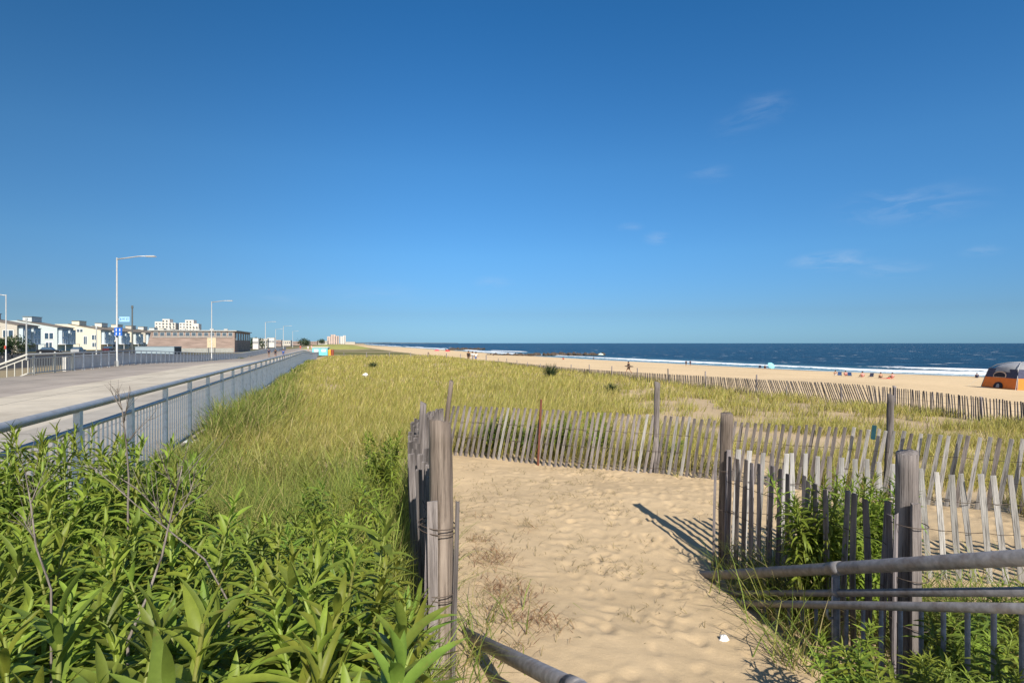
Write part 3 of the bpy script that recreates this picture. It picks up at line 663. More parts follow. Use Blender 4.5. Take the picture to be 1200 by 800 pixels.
def put(i, x, y, H, label=None, group=None, rz=None, tilt=None):
    loc = (x, y, gz(x, y)-.03); s = (max(.85, H**.4), max(.85, H**.4), H); rz = rng.uniform(0,6.28) if rz is None else rz; tilt = tilt or (rng.normal(0,.07), rng.normal(0,.07))
    if i not in used:
        used.add(i); o = PV[i]; o.location = loc; o.rotation_euler = (*tilt, rz); o.scale = s
        if label: o['label'] = label; o['group'] = group
        return o
    return dup(PV[i], loc, rz, s, label or LBL, group or GRP, tilt)
ENVX = [-220,-60,0,40,70,110,140,165,190,215,240,270,300,330,360,400,440,465,490,520,560]
ENVY = [470,480,500,492,480,492,500,515,515,540,590,600,596,585,600,592,610,650,715,775,840]
cnt = 0; pos = []
for k in range(9000):
    y = math.exp(rng.uniform(math.log(.55), math.log(3.9))); x = rng.uniform(-1.12, -.02)*y
    u_, v_ = xy2uv(x, y); px = 600+F*x/y
    if u_ < -2.0 or x > -.1-.12*y or (y > 2.4 and x > -.9): continue
    if y > 2.6 and px > 245 and rng.random() < .8: continue
    md = .075+.022*y
    if px+100/y > 518: continue
    if any((x-a)**2+(y-b)**2 < md*md for a, b in pos): continue
    ey = max(np.interp(px, ENVX, ENVY), np.interp(y, [.55,.8,1.2,1.7,2.3,3.0], [800,745,675,610,545,470]))+abs(rng.normal(0,1))*(20 if y > 2.2 else 30)*(1.4/y)**.5
    top = -(ey-402)/F*y; gzv = gz(x, y)-EYE; H = (top-gzv)*.97
    if H > 1.5: H = rng.uniform(1.2,1.5)
    if H < .3 or px < -140: continue
    pos.append((x, y)); o = put(cnt % 8, x, y, H); k_ = float(np.interp(y, [.8,1.8,2.6], [1.35,1.2,1.0]))*rng.uniform(.9,1.15); o.scale = (o.scale[0]*k_, o.scale[1]*k_, o.scale[2]); cnt += 1
    if cnt >= 285: break
for i_, (px, Z, topy, sc3, lb) in enumerate(((58,.85,700,1.15,'big-leaved goldenrod plant nearest the camera in the lower left corner'),(-25,.8,690,1.1,'large plant half cut off by the left edge in the lower left corner'),(190,1.05,715,1.0,'tall leafy plant in the foreground beneath the forked dead stem'))):
    x = X(px, Z); o = put(i_*3, x, Z, (-(topy-402)/F*Z-(gz(x,Z)-EYE))*.95, lb, GRP, tilt=(0,0)); o.scale = (sc3, sc3, o.scale[2])
def cluster(pts, label, group):
    for (px, Z, topy) in pts:
        x = X(px, Z); H = max(.3, (-(topy-402)/F*Z-(gz(x,Z)-EYE))*.95); put(int(rng.integers(0,8)), x, Z, H, label, group)
cluster([(rng.uniform(360,480), rng.uniform(2.7,4.6), rng.uniform(535,600)) for _ in range(16)], 'small leafy plant standing among the long grass between the thicket and the old gatepost', 'leafy plants scattered in the long grass')
cluster([(445+rng.uniform(-12,22), 5.0+rng.uniform(-.3,.9), 492+rng.uniform(0,25)) for _ in range(11)], 'leafy green plant in the clump growing against the old fence left of the path', 'plants in the clump left of the gatepost')
cluster([(rng.uniform(560,715), 8.95+rng.uniform(0,.9), 478+rng.uniform(0,26)) for _ in range(44)], 'leafy green plant growing behind the leaning grey picket fence', 'plants behind the back fence')
cluster([(rng.uniform(770,800), 8.8+rng.uniform(0,.6), 505+rng.uniform(0,18)) for _ in range(6)], 'small leafy plant behind the round post of the back fence', 'plants beside the round fence post')
cluster([(rng.uniform(945,1050), rng.uniform(3.75,4.55), 540+rng.uniform(0,50)) for _ in range(44)], 'leafy plant enclosed in the wedge between the dark and the pale fences', 'plants in the fence corner')
cluster([(rng.uniform(1000,1240), rng.uniform(2.35,3.0), 715+rng.uniform(0,70)) for _ in range(34)]+[(rng.uniform(1090,1230), rng.uniform(3.2,3.9), 655+rng.uniform(0,50)) for _ in range(10)], 'broad-leaved green plant under the stair railing at lower right', 'plants under the stair railing')

# dead stems standing in the thicket
def dead_stem(label, base, path, branches, r=.006):
    root = thing('dead_stem', label, 'dry stem', base)
    mb = MB().tube(path, list(np.linspace(r, r*.35, len(path))), 6)
    rr = random.Random(len(label))
    for b in branches: mb.tube(b, list(np.linspace(r*.5, r*.2, len(b))), 5)
    for b in branches+[path[-3:]]:
        b = [Vector(q) for q in b]
        for k in range(8):
            j = rr.randrange(len(b)-1); p0 = b[j].lerp(b[j+1], rr.random()); dv = (b[j+1]-b[j]).normalized()+Vector((rr.uniform(-1,1), rr.uniform(-1,1), rr.uniform(-.2,1)))*.8; ln_ = rr.uniform(.02,.07)
            p1 = p0+dv*ln_*.5; p2 = p1+(dv+Vector((rr.uniform(-.6,.6), rr.uniform(-.6,.6), .2)))*ln_*.5; mb.tube([p0,p1,p2], [r*.2, r*.16, r*.1], 4)
    obj('stem', mb, M['twig'], root, sm=True); return root
def stem_px(label, pts, Z, brs, r=.006):
    ps = [at(a, b, Z+dz_) for a, b, dz_ in pts]; base = Vector((ps[0].x, ps[0].y, gz(ps[0].x, ps[0].y))); ps = [base]+ps
    dead_stem(label, base, [p-base for p in ps], [[at(a, b, Z+dz_)-base for a, b, dz_ in q] for q in brs], r)
stem_px('forked pale dead stem rising from the middle of the foreground thicket', [(150,750,0),(172,700,0),(190,650,.02),(199,610,.03),(207,575,.04),(214,545,.05)], 1.25, [[(199,614,.03),(180,592,0),(160,572,-.03),(138,558,-.05)],[(200,612,.03),(214,594,.05),(224,572,.06),(230,550,.07)],[(207,575,.04),(196,556,.02),(190,540,0)]], .0036)
stem_px('thin upright dead stem against the boardwalk railing', [(150,590,0),(151,560,0),(148,520,0),(143,480,.02),(137,455,.03)], 2.4, [[(148,520,0),(160,505,.02),(176,490,.03)],[(145,495,0),(150,470,0),(152,452,0)],[(143,480,.02),(132,462,0)]], .005)
stem_px('slanting grey dead stem with a bent tip among leaves at far left', [(60,690,0),(42,640,0),(36,590,0),(30,555,.02)], 1.3, [[(40,630,0),(28,610,0)],[(36,590,0),(48,560,.02)]], .003)
stem_px('brittle dead branch lying across the thicket below the railing', [(268,705,0),(240,655,0),(190,615,0),(160,592,0),(130,565,.02),(105,545,.03)], 1.6, [[(190,615,0),(184,590,0),(172,572,0)]], .003)

# yucca-like dark tuft and other spots in the field
for (px, py, Z, s, lb) in ((645,440,36,1.0,'dark spiky shrub standing in the dune grass by the far picket fence'),(717,466,24,.5,'small green bush in the grass left of the round post'),(437,440,50,.7,'dark low bush in the yellow grass near the white bag')):
    p = at(px, py, Z); root = thing('small_shrub', lb, 'shrub', (p.x, p.y, gz(p.x,p.y)))
    g2 = Grass(); n = 160; z0 = np.zeros(n)
    g2.add(rng.normal(0,.12*s,n), rng.normal(0,.12*s,n), z0, rng.uniform(.6,1.15,n)*s, np.full(n,.05*s), rng.uniform(0,6.28,n), rng.uniform(.2,1.0,n), np.tile([.045,.07,.03],(n,1))*rng.uniform(.7,1.4,(n,1)))
    link('foliage', npmesh('foliage', np.concatenate(g2.v), np.concatenate(g2.t), np.concatenate(g2.c), M['grass']), root)
    obj('stem', MB().tube([(0,0,0),(.02,0,.25*s)], .03*s, 6), M['twig'], root)
def crumple(name, label, cat, loc, s, mat):
    mb = MB().ball((0,0,s*.5), s, 9, 6, 1, .7, .6, jit=.7); o = obj(name, mb, mat, None, loc); tag(o, label, cat); return o
p = at(848,736,3.66); crumple('paper_scrap', 'crumpled white scrap of paper lying on the sand by the stair railing', 'litter', (p.x, p.y, gz(p.x,p.y)+.002), .031, M['white'])
p = at(428,440,34); crumple('plastic_bag', 'white plastic bag caught in the dune grass', 'bag', (p.x, p.y, gz(p.x,p.y)+.18), .17, M['white'])
# ------------------------------------------------------------------ street lamps, poles
GL = EYE-2.4
def lamp(label, px, Z, H=8.0, arm=2.8, base=None, group=None, flip=1, r=.07):
    x = X(px, Z); u, v = xy2uv(x, Z); b = zl(v) if base is None else base
    root = thing('street_lamp', label, 'street lamp', (x, Z, b), 0, group)
    obj('pole', MB().tube([(0,0,0),(0,0,.5),(0,0,.52),(0,0,H)], [r*1.3,r*1.25,r,r*.7], 10), M['pole'], root, sm=True)
    obj('arm', MB().tube([(0,0,H-.12),(flip*arm*.3,.02,H+.0),(flip*arm*.55,.03,H+.1),(flip*arm*.8,.04,H+.12)], [.05,.045,.04,.035], 8), M['pole'], root, sm=True)
    hd = obj('lamp_head', MB().box((flip*arm*.88,.04,H+.11), (arm*.28,.26,.09), 0, .75), M['pole'], root); obj('lens', MB().box((flip*arm*.88,.04,H+.056), (arm*.2,.18,.016)), M['white'], hd)
    return root
lm = lamp('tall silver street lamp carrying the blue signs, right arm over the boardwalk', 137, 42)
obj('base_cover', MB().tube([(0,0,0),(0,0,.35),(0,0,.4)], [.14,.135,.1], 10), M['pole'], lm)
lamp('second silver street lamp, in front of the brown brick building', 248, 77, group=None)
for px, Z, lb in ((311,150,'slender far street lamp left of the walkers on the boardwalk'),(332,188,'far street lamp standing just right of the walkers'),(323,230,'very distant street lamp between two nearer ones'),(343,270,'tiny distant street lamp at the end of the boardwalk')):
    lamp(lb, px, Z, r=.11)
la = lamp('street lamp with a red tag and an arm pointing left, at the left edge', 7, 62, 7.7, 2.6, GL, flip=-1)
obj('tag', MB().box((0,-.1,1.95), (.2,.03,.35)), plain('red_tag', (.5,.08,.05)), la)
for px, Z, H, mt, lb in ((155,75,7.0,'pole_dark','dark thin utility pole right of the signed street lamp'),(31,80,5.6,'pole','thin pale pole in front of the beige house'),(113,85,4.6,'pole','short pale pole before the cream house')):
    x = X(px, Z); root = thing('utility_pole', lb, 'pole', (x, Z, GL)); obj('pole', MB().tube([(0,0,0),(0,0,H)], [.1,.085], 8), M[mt], root); obj('cap', MB().tube([(0,0,H+.002),(0,0,H+.35)], [.14,.12], 8), M[mt], root)
# signs on the first lamp
SB = plain('sign_blue', (.02,.12,.5), .45, 0, .05, bstr=0); SBP = plain('sign_pale_blue', (.35,.6,.95), .45, 0, .05, bstr=0)
def textmesh(body, size, mat, parent, loc):
    cu = bpy.data.curves.new('lettering', 'FONT'); cu.body = body; cu.size = size; cu.align_x = 'CENTER'; cu.align_y = 'CENTER'; cu.extrude = .004
    o = bpy.data.objects.new('lettering_curve', cu); C.objects.link(o); dg = bpy.context.evaluated_depsgraph_get(); dg.update(); me = bpy.data.meshes.new_from_object(o.evaluated_get(dg)); bpy.data.objects.remove(o)
    me.materials.clear(); me.materials.append(mat); t = link('lettering', me, parent, loc); t.rotation_euler = (R(90),0,0); return t
p = at(146,374,41.85); s1 = tag(obj('street_sign', MB().box((0,0,0), (.74,.03,.36)), SBP, None, p), 'small pale blue street name sign fixed to the signed lamp post', 'sign'); textmesh('B 97 ST', .21, SB, s1, (0,-.02,0))
obj('bracket', MB().box((-.43,.02,0), (.12,.04,.06)), M['pole'], s1)
p = at(138.5,388.5,41.8); s2 = tag(obj('notice_sign', MB().box((0,0,0), (.58,.03,.60)), SB, None, p), 'square blue notice sign with four white pictograms on the lamp post', 'sign')
mb = MB()
for a in (-.13,.13):
    for b in (-.14,.14):
        mb.ball((a,-.02,b+.055), .032, 8, 5, 1, .4, 1); mb.box((a,-.02,b-.02), (.07,.012,.10)); mb.box((a-.02,-.02,b-.09), (.022,.012,.06)); mb.box((a+.02,-.02,b-.09), (.022,.012,.06))
obj('pictogram', mb, M['white'], s2); obj('bracket', MB().box((0,.04,0), (.1,.05,.4)), M['pole'], s2)

# ------------------------------------------------------------------ houses
GLASS = plain('window_glass', (.05,.09,.14), .12, 0, .1, bstr=0, spec=.8); TRIM = M['white']
ROOF = plain('roof_shingle', (.20,.17,.14), .9); ROOFG = plain('grey_roof', (.22,.24,.26), .9)
HC = {'beige': plain('beige_siding', (.50,.46,.39), .8, stretch=(1,1,12)), 'white': plain('pale_siding', (.52,.58,.57), .8, stretch=(1,1,12)), 'cream': plain('cream_siding', (.68,.62,.48), .8, stretch=(1,1,12)), 'ivory': plain('ivory_siding', (.66,.63,.54), .8, stretch=(1,1,12)), 'blue': plain('blue_shade_siding', (.50,.58,.62), .8, stretch=(1,1,12))}  # blue: shade on the seaward fronts painted into the siding; doors share it
def house(label, uf, v0, L, Wd, eave, peak, mat, front, wins):
    x, y = uv2xy(uf, v0); root = thing('row_house', label, 'house', (x, y, GL), ANG, 'row houses along the street')
    # local x to the sea, local y along the street; shed roof falling to the sea
    obj('wall', MB().poly([(-Wd,0,0),(0,0,0),(0,0,eave),(-Wd*.72,0,peak),(-Wd,0,peak)], (0,L,0)), HC[mat], root)
    rf = obj('roof', MB().poly([(.35,-.15,eave-.02),(-Wd*.72,-.15,peak+.06),(-Wd*.72,-.15,peak+.2),(.35,-.15,eave+.14)], (0,L+.3,0)), ROOF, root)
    obj('roof_box', MB().box((-Wd*.62,L*.5,peak+.55), (2.3,L*.55,1.5)), HC[mat], rf); obj('roof_box_cap', MB().box((-Wd*.62,L*.5,peak+1.36), (2.6,L*.6,.12)), ROOFG, rf)
    # seaward front: two bays and a porch
    for k in (.26,.76):
        bay = obj('bay', MB().box((.45,L*k,eave*.60), (.9,L*.36,eave*.62)), HC[front], root)
        obj('bay_roof', MB().box((.5,L*k,eave*.915), (1.15,L*.40,.12)), ROOFG, bay)
        for zz_ in (.42,.72):
            for j in (-1,1):
                w = obj('window', MB().box((.92,L*k+j*L*.08,eave*zz_), (.07,1.0,1.55)), TRIM, root); obj('pane', MB().box((.945,L*k+j*L*.08,eave*zz_), (.05,.78,1.3)), GLASS, w)
    pr = obj('porch_roof', MB().box((1.0,L*.5,eave*.285), (2.1,L*.94,.14)), TRIM, root)
    for k in (.06,.5,.94): obj('porch_post', MB().box((1.9,L*k,eave*.14), (.14,.14,eave*.275)), TRIM, root)
    dr = obj('door', MB().box((.06,L*.5,1.05), (.1,1.0,2.1)), HC['blue'], root); obj('handle', MB().box((.13,L*.5+.4,1.0), (.05,.08,.08)), M['pole'], dr)
    # street-end wall windows
    for (a, z, w_, h_) in wins:
        w = obj('window', MB().box((-Wd*a,-.03,z), (w_+.25,.09,h_+.25)), TRIM, root)
        obj('pane', MB().box((-Wd*a-w_*.27,-.06,z), (w_*.44,.06,h_)).box((-Wd*a+w_*.27,-.06,z), (w_*.44,.06,h_)), GLASS, w)
UF = -80; k80 = 80/.953
def vcorner(px):   # street position of the near front corner at photo column px
    Z = k80/(-((px-600)/F+.318)); x = X(px, Z); return xy2uv(x, Z)[1]
hs = [('beige three-storey house nearest the camera, with a brown roof', -14, 20, 'beige','blue',[(.14,4.9,2.2,1.8),(.5,4.9,1.9,1.7),(.14,2,1.6,1.5)]),
 ('pale white-green house second in the row, small double window on its end wall', 67, 87, 'white','blue',[(.15,4.6,2.2,1.8),(.15,1.9,1.6,1.4)]),
 ('yellow-cream house after the gap, third in the row', 118, 124, 'cream','blue',[(.14,4.5,1.5,1.7),(.34,3.4,1.0,2.8),(.46,6.9,1.8,1.0),(.14,1.8,1.3,1.5)])]
vls = [(vcorner(20), 11.5), (vcorner(67), 11.5), (vcorner(118), 11.5)]
for (lb, _, _, m_, fr_, ws), (v0_, L_) in zip(hs, vls): house(lb, UF, v0_, L_, 14, 7.2, 9.2, m_, fr_, ws)
house('beige house cut off by the left edge of the view', UF-2, vcorner(20)-17, 11.5, 14, 7.2, 9.4, 'beige', 'white', [(.3,4.6,1.9,1.7)])
cols_ = ['ivory','cream','beige','ivory','white','ivory','cream']; v0_ = vls[2][0]
ords = ['fourth','fifth','sixth','seventh','eighth','ninth','tenth']; tn = {'ivory':'ivory','cream':'light cream','beige':'dull beige','white':'whitish'}
for i in range(7):
    v0_ += 17.5; house(f'{tn[cols_[i]]} house, {ords[i]} in the receding row behind the signed lamp', UF, v0_, 11.5, 12, 7.0, 9.0, cols_[i], ('blue','white')[i % 2], [(.13,4.4,1.5,1.6),(.13,1.8,1.3,1.4)])

# low brick building with a sloping end
BR = plain('brown_brick', (.30,.225,.19), .9, scale=1.2, stretch=(.25,.25,4), var=.45); GR = plain('grey_trim', (.42,.42,.40), .8)
x, y = X(275,149), 149; root = thing('brick_building', 'long low brown brick building with a strip of windows under its flat roof', 'building', (x, y, GL), ANG)
W_, H_ = 20.5, 5.5
obj('wall', MB().poly([(-W_,0,0),(0,0,0),(0,0,H_),(-W_+1.5,0,H_)], (0,30,0)), BR, root)
rf = obj('roof', MB().box((-W_/2+.6,14.9,H_+.13), (W_-.2,30.6,.24)), GR, root)
for j in range(5): obj('roof_vent', MB().box((-3-3.4*j,6,H_+.5), (.9,.9,.5)), GR, rf)
obj('cornice', MB().box((-W_/2+.6,-.07,H_-1.55), (W_-2.2,.14,.14)), GR, root)
for j in range(13):
    a = -1.0-1.42*j; w = obj('window', MB().box((a,-.05,H_-.8), (1.05,.12,1.0)), GR, root); obj('pane', MB().box((a,-.09,H_-.8), (.86,.08,.8)), GLASS, w)
for j in range(6):
    b = 3+4.6*j; w = obj('window', MB().box((.05,b,H_-1.4), (.12,2.4,2.0)), GR, root); obj('pane', MB().box((.09,b,H_-1.4), (.08,2.1,1.7)), GLASS, w)
obj('base_course', MB().box((-W_/2+.3,-.05,.55), (W_-1.0,.14,1.1)), plain('base_grey', (.33,.33,.30), .9), root)
p = at(248,400,110); root = thing('billboard', 'square beige board on legs in front of the brick building', 'board', (p.x,p.y,GL)); obj('panel', MB().box((0,0,2.5), (1.7,.12,1.9)), plain('beige_board', (.58,.48,.33)), root)
for j in (-.6,.6): obj('leg', MB().box((j,.02,.78), (.12,.1,1.55)), M['pole_dark'], root)
p = at(186,412,88); root = thing('storage_container', 'low blue-grey storage container behind the landward fence', 'container', (p.x,p.y,GL), .1)
obj('body', MB().box((0,0,.95), (5.6,2.4,1.8)), plain('container_blue', (.30,.37,.42), .6, stretch=(20,1,1)), root); obj('roof', MB().box((0,0,1.88), (5.7,2.5,.06)), plain('container_roof', (.2,.25,.3)), root); obj('door', MB().box((2.83,0,.95), (.06,2.0,1.6)), M['black'], root)
# towers
def tower(label, px0, px1, topy, Z, mat, steps, cols, rows, group=None):
    w = (px1-px0)/F*Z; h = (402-topy)/F*Z+2.4; x = X((px0+px1)/2, Z); root = thing('apartment_tower', label, 'building', (x, Z, GL), .25, group)
    for i, (a, b, k) in enumerate(steps): obj('block', MB().box(((a+b)/2*w-w/2,i*.7,h*k/2), ((b-a)*w,w*.6,h*k)), mat, root)
    a, b, k = steps[0]
    for c in range(cols):
        for r_ in range(rows):
            xx_ = -w/2+w*(c+.5)/cols; k = [q[2] for q in steps if q[0] <= (c+.5)/cols < q[1]]; k = k[0] if k else .8
            if (r_+.7)/rows > k: continue
            wn = obj('window', MB().box((xx_,-w*.3-.12,h*(r_+.4)/rows), (w/cols*.5,.5,h/rows*.45)), GR, root); obj('pane', MB().box((xx_,-w*.3-.3,h*(r_+.4)/rows), (w/cols*.42,.3,h/rows*.36)), GLASS, wn)
TW = plain('tower_white', (.66,.62,.57), .8); TP = plain('tower_pink', (.55,.42,.36), .8)
tower('white stepped apartment tower, left of the distant pair', 185, 206, 374, 750, TW, [(0,.36,.9),(.36,.72,1),(.72,1,.86)], 6, 9)
tower('white stepped apartment tower, right of the distant pair', 213, 233, 375, 760, TW, [(0,.3,.88),(.3,.75,1),(.75,1,.85)], 6, 9)
tower('pinkish apartment block on the skyline at the boardwalk end', 384, 397, 392, 1500, TP, [(0,.3,.8),(.3,.7,1),(.7,1,.86)], 5, 8)
tower('slim pale tower beside the pinkish block', 398.5, 405, 393, 1560, TW, [(0,.6,.9),(.6,1,1)], 3, 8)
low = [(297,303,396.5,230,'white','white shop building just right of the brick building'),(305,314,397,300,'beige','beige block behind the far lamps'),(314,322,396,330,'white','pale flat-roofed block behind the distant lamp posts'),(322,330,398.5,420,'brick','brown low block near the end of the street'),(330,341,399,520,'beige','long tan block far down the street'),(341,352,400,650,'brick','dull red block at the street end'),(352,362,399.5,800,'beige','small tan block on the horizon'),(362,372,400,900,'brick','brown block left of the beach kiosk'),(372,384,399.5,1000,'beige','tan block left of the pink tower'),(405,416,400.5,1500,'beige','low tan block right of the slim tower')]
for a, b, ty, Z, m_, lb in low:
    w = (b-a)/F*Z; h = (402-ty)/F*Z+2.4; root = thing('low_building', lb, 'building', (X((a+b)/2,Z),Z,GL), .2)
    obj('wall', MB().box((0,0,h/2), (w,w*.8,h)), {'white':TW,'beige':HC['beige'],'brick':BR}[m_], root); obj('roof', MB().box((0,0,h+.1), (w*1.03,w*.83,.2)), GR, root)
    for c in range(5):
        wn = obj('window', MB().box((-w*.4+w*.2*c,-w*.4-.05,h*.62), (w*.1,.2,h*.2)), GLASS, root)
# trees and bushes by the street
def tree(name, label, x, y, zb, H, W, colr, n=1600, cat='tree', lw=.3):
    root = thing(name, label, cat, (x, y, zb)); obj('trunk', MB().tube([(0,0,0),(.05,0,H*.35),(.1,.05,H*.7)], [.04*H,.03*H,.01*H], 7), M['twig'], root)
    cl = [(rng.uniform(-.6,.6)*W/2, rng.uniform(-.6,.6)*W/2, H*rng.uniform(.35,.85), rng.uniform(.2,.38)*W) for _ in range(9)]
    q = rng.integers(0, 9, n); d = rng.normal(0,1,(n,3)); d /= np.linalg.norm(d,axis=1)[:,None]; c = np.array(cl)[q]; pnt = c[:,:3]+d*(c[:,3]*rng.uniform(.5,1.05,n))[:,None]*np.array([1,1,.75])
    pnt[:,2] = np.maximum(pnt[:,2], .05)
    a = rng.normal(0,1,(n,3)); a /= np.linalg.norm(a,axis=1)[:,None]; b = np.cross(a, d); b /= np.linalg.norm(b,axis=1)[:,None]+1e-6; s = lw*rng.uniform(.6,1.3,(n,1))
    vt_ = np.stack([pnt-a*s*.5, pnt+b*s*.28, pnt+a*s*.5, pnt-b*s*.28], 1).reshape(-1,3)
    link('crown', npmesh('crown', vt_, np.arange(n*4).reshape(n,4), np.repeat(np.array([colr])*rng.uniform(.6,1.4,(n,1)),4,0), M['grass']), root)
p = at(14,402,95); tree('bush_tree', 'dark green bushy tree in front of the beige house at the left edge', p.x, p.y, GL, 3.3, 4.6, (.05,.08,.03))
p = at(3,402,92); tree('bush_tree', 'dense low tree at the very left edge beside the bushy tree', p.x, p.y, GL, 3.0, 3.2, (.045,.075,.03), 1200)
for px, Z, H, W, lb in ((300,260,4.0,9,'round street tree behind the boardwalk walkers'),(357,600,5,16,'low far tree at the end of the boardwalk'),(376,900,8.0,13,'isolated dark tree on the skyline left of the pink block')):
    p = at(px,402,Z); tree('street_tree', lb, p.x, p.y, GL, H, W, (.06,.09,.05), 700, lw=W*.1)
# far green dune mound beyond the kiosk
mb = MB().ball((0,0,-1.2), 1, 24, 8, 16, 42, 3.0, jit=.03, half=True); p = at(394,402,250); o = obj('far_dune_hill', mb, plain('far_dune_grass', (.34,.33,.09), .95, scale=.5), None, (p.x,p.y,GL), True); o['kind'] = 'structure'; o.rotation_euler = (0,0,ANG)

# kiosk and bits at the end of the dune field
p = at(376,414,112); root = thing('beach_kiosk', 'low turquoise beach kiosk at the end of the dune field', 'kiosk', (p.x,p.y,GL), .15)
obj('wall', MB().box((0,0,.75), (2.9,2,1.5)), plain('turquoise_paint', (.18,.55,.60), .6), root); obj('roof', MB().box((0,0,1.57), (3.2,2.3,.12)), M['white'], root)
for j in (-.7,.7): obj('hatch', MB().box((j,-1.03,.95), (.8,.07,.5)), M['white'], root)
for px, c, nm, lb in ((386.3,(.75,.42,.05),'crate','orange bin beside the turquoise kiosk'),(389.5,(.28,.07,.04),'crate','dark red bin beside the turquoise kiosk')):
    p = at(px,414,110); root = thing('rubbish_bin', lb, 'bin', (p.x,p.y,GL)); m_ = plain('bin_paint', c); obj('body', MB().tube([(0,0,0),(0,0,1.0)], [.28,.33], 12), m_, root); obj('lid', MB().tube([(0,0,1.002),(0,0,1.1),(0,0,1.2)], [.35,.33,.12], 12), m_, root)

# parked cars along the street
def car(label, x, y, rz, colr):
    pt = plain('car_paint', colr, .3, .3, .05, bstr=0, spec=.6); root = thing('parked_car', label, 'car', (x,y,GL), rz, 'cars parked along the street')
    obj('body', MB().poly([(-2.15,-.85,.28),(2.1,-.85,.28),(2.2,-.85,.6),(2.05,-.85,.82),(1.0,-.85,.92),(-1.6,-.85,.98),(-2.15,-.85,.9)], (0,1.7,0)), pt, root)
    obj('cabin', MB().poly([(-1.55,-.72,.982),(.95,-.72,.925),(.3,-.66,1.45),(-1.1,-.66,1.47)], (0,1.4,0)), GLASS, root); obj('roof', MB().box((-.4,0,1.48), (1.5,1.3,.05)), pt, root)
    for a in (-1.35,1.35):
        for b in (-.78,.78):
            w = obj('wheel', MB().tube([(a,b-.1,.33),(a,b+.1,.33)], .33, 14), M['black'], root); obj('rim', MB().tube([(a,b-.115,.33),(a,b+.115,.33)], .19, 10), M['pole'], w)
    for b in (-.6,.6): obj('headlight', MB().box((2.16,b,.66), (.08,.3,.14)), M['white'], root)
for px, Z, rz, c, lb in ((58,128,ANG,(.02,.02,.025),'black car parked in front of the pale white-green house'),(3,118,ANG+1.57,(.02,.035,.1),'dark blue car parked at the left edge'),(92,140,ANG+1.57,(.5,.5,.5),'silver car parked before the cream house'),(127,165,ANG+1.57,(.1,.02,.03),'dark red car parked beyond the cream house')):
    car(lb, X(px,Z), Z, rz, c)

# ------------------------------------------------------------------ jetty boulders
rk = plain('jetty_rock', (.085,.065,.05), .9, scale=.8, var=.4)
rms = []
for i in range(5):
    mb = MB().ball((0,0,0), 1, 9, 6, 1, .85, .7, jit=.35); rms.append(mb.mesh('boulder', rk))
def jetty(pts, n, s0, label, group):
    for k in range(n):
        t = (k+random.random())/n; a, b = pts; x = a[0]+(b[0]-a[0])*t+random.gauss(0,1.4); y = a[1]+(b[1]-a[1])*t+random.gauss(0,1.8)
        o = link('boulder', rms[k % 5], None, (x, y, random.uniform(-.3,.35)+.4*(1-abs(2*t-1)))); s = s0*random.uniform(.7,1.4); o.scale = (s*1.2, s, s); o.rotation_euler = (random.random(),random.random(),6*random.random()); tag(o, label, 'rock', group)
jetty(((-10,283),(47,302)), 125, 1.05, 'dark brown boulder of the near rock jetty running into the surf', 'boulders of the near jetty')
jetty(((-58,520),(-30,560)), 60, 1.6, 'dark boulder of the farther rock jetty', 'boulders of the farther jetty')

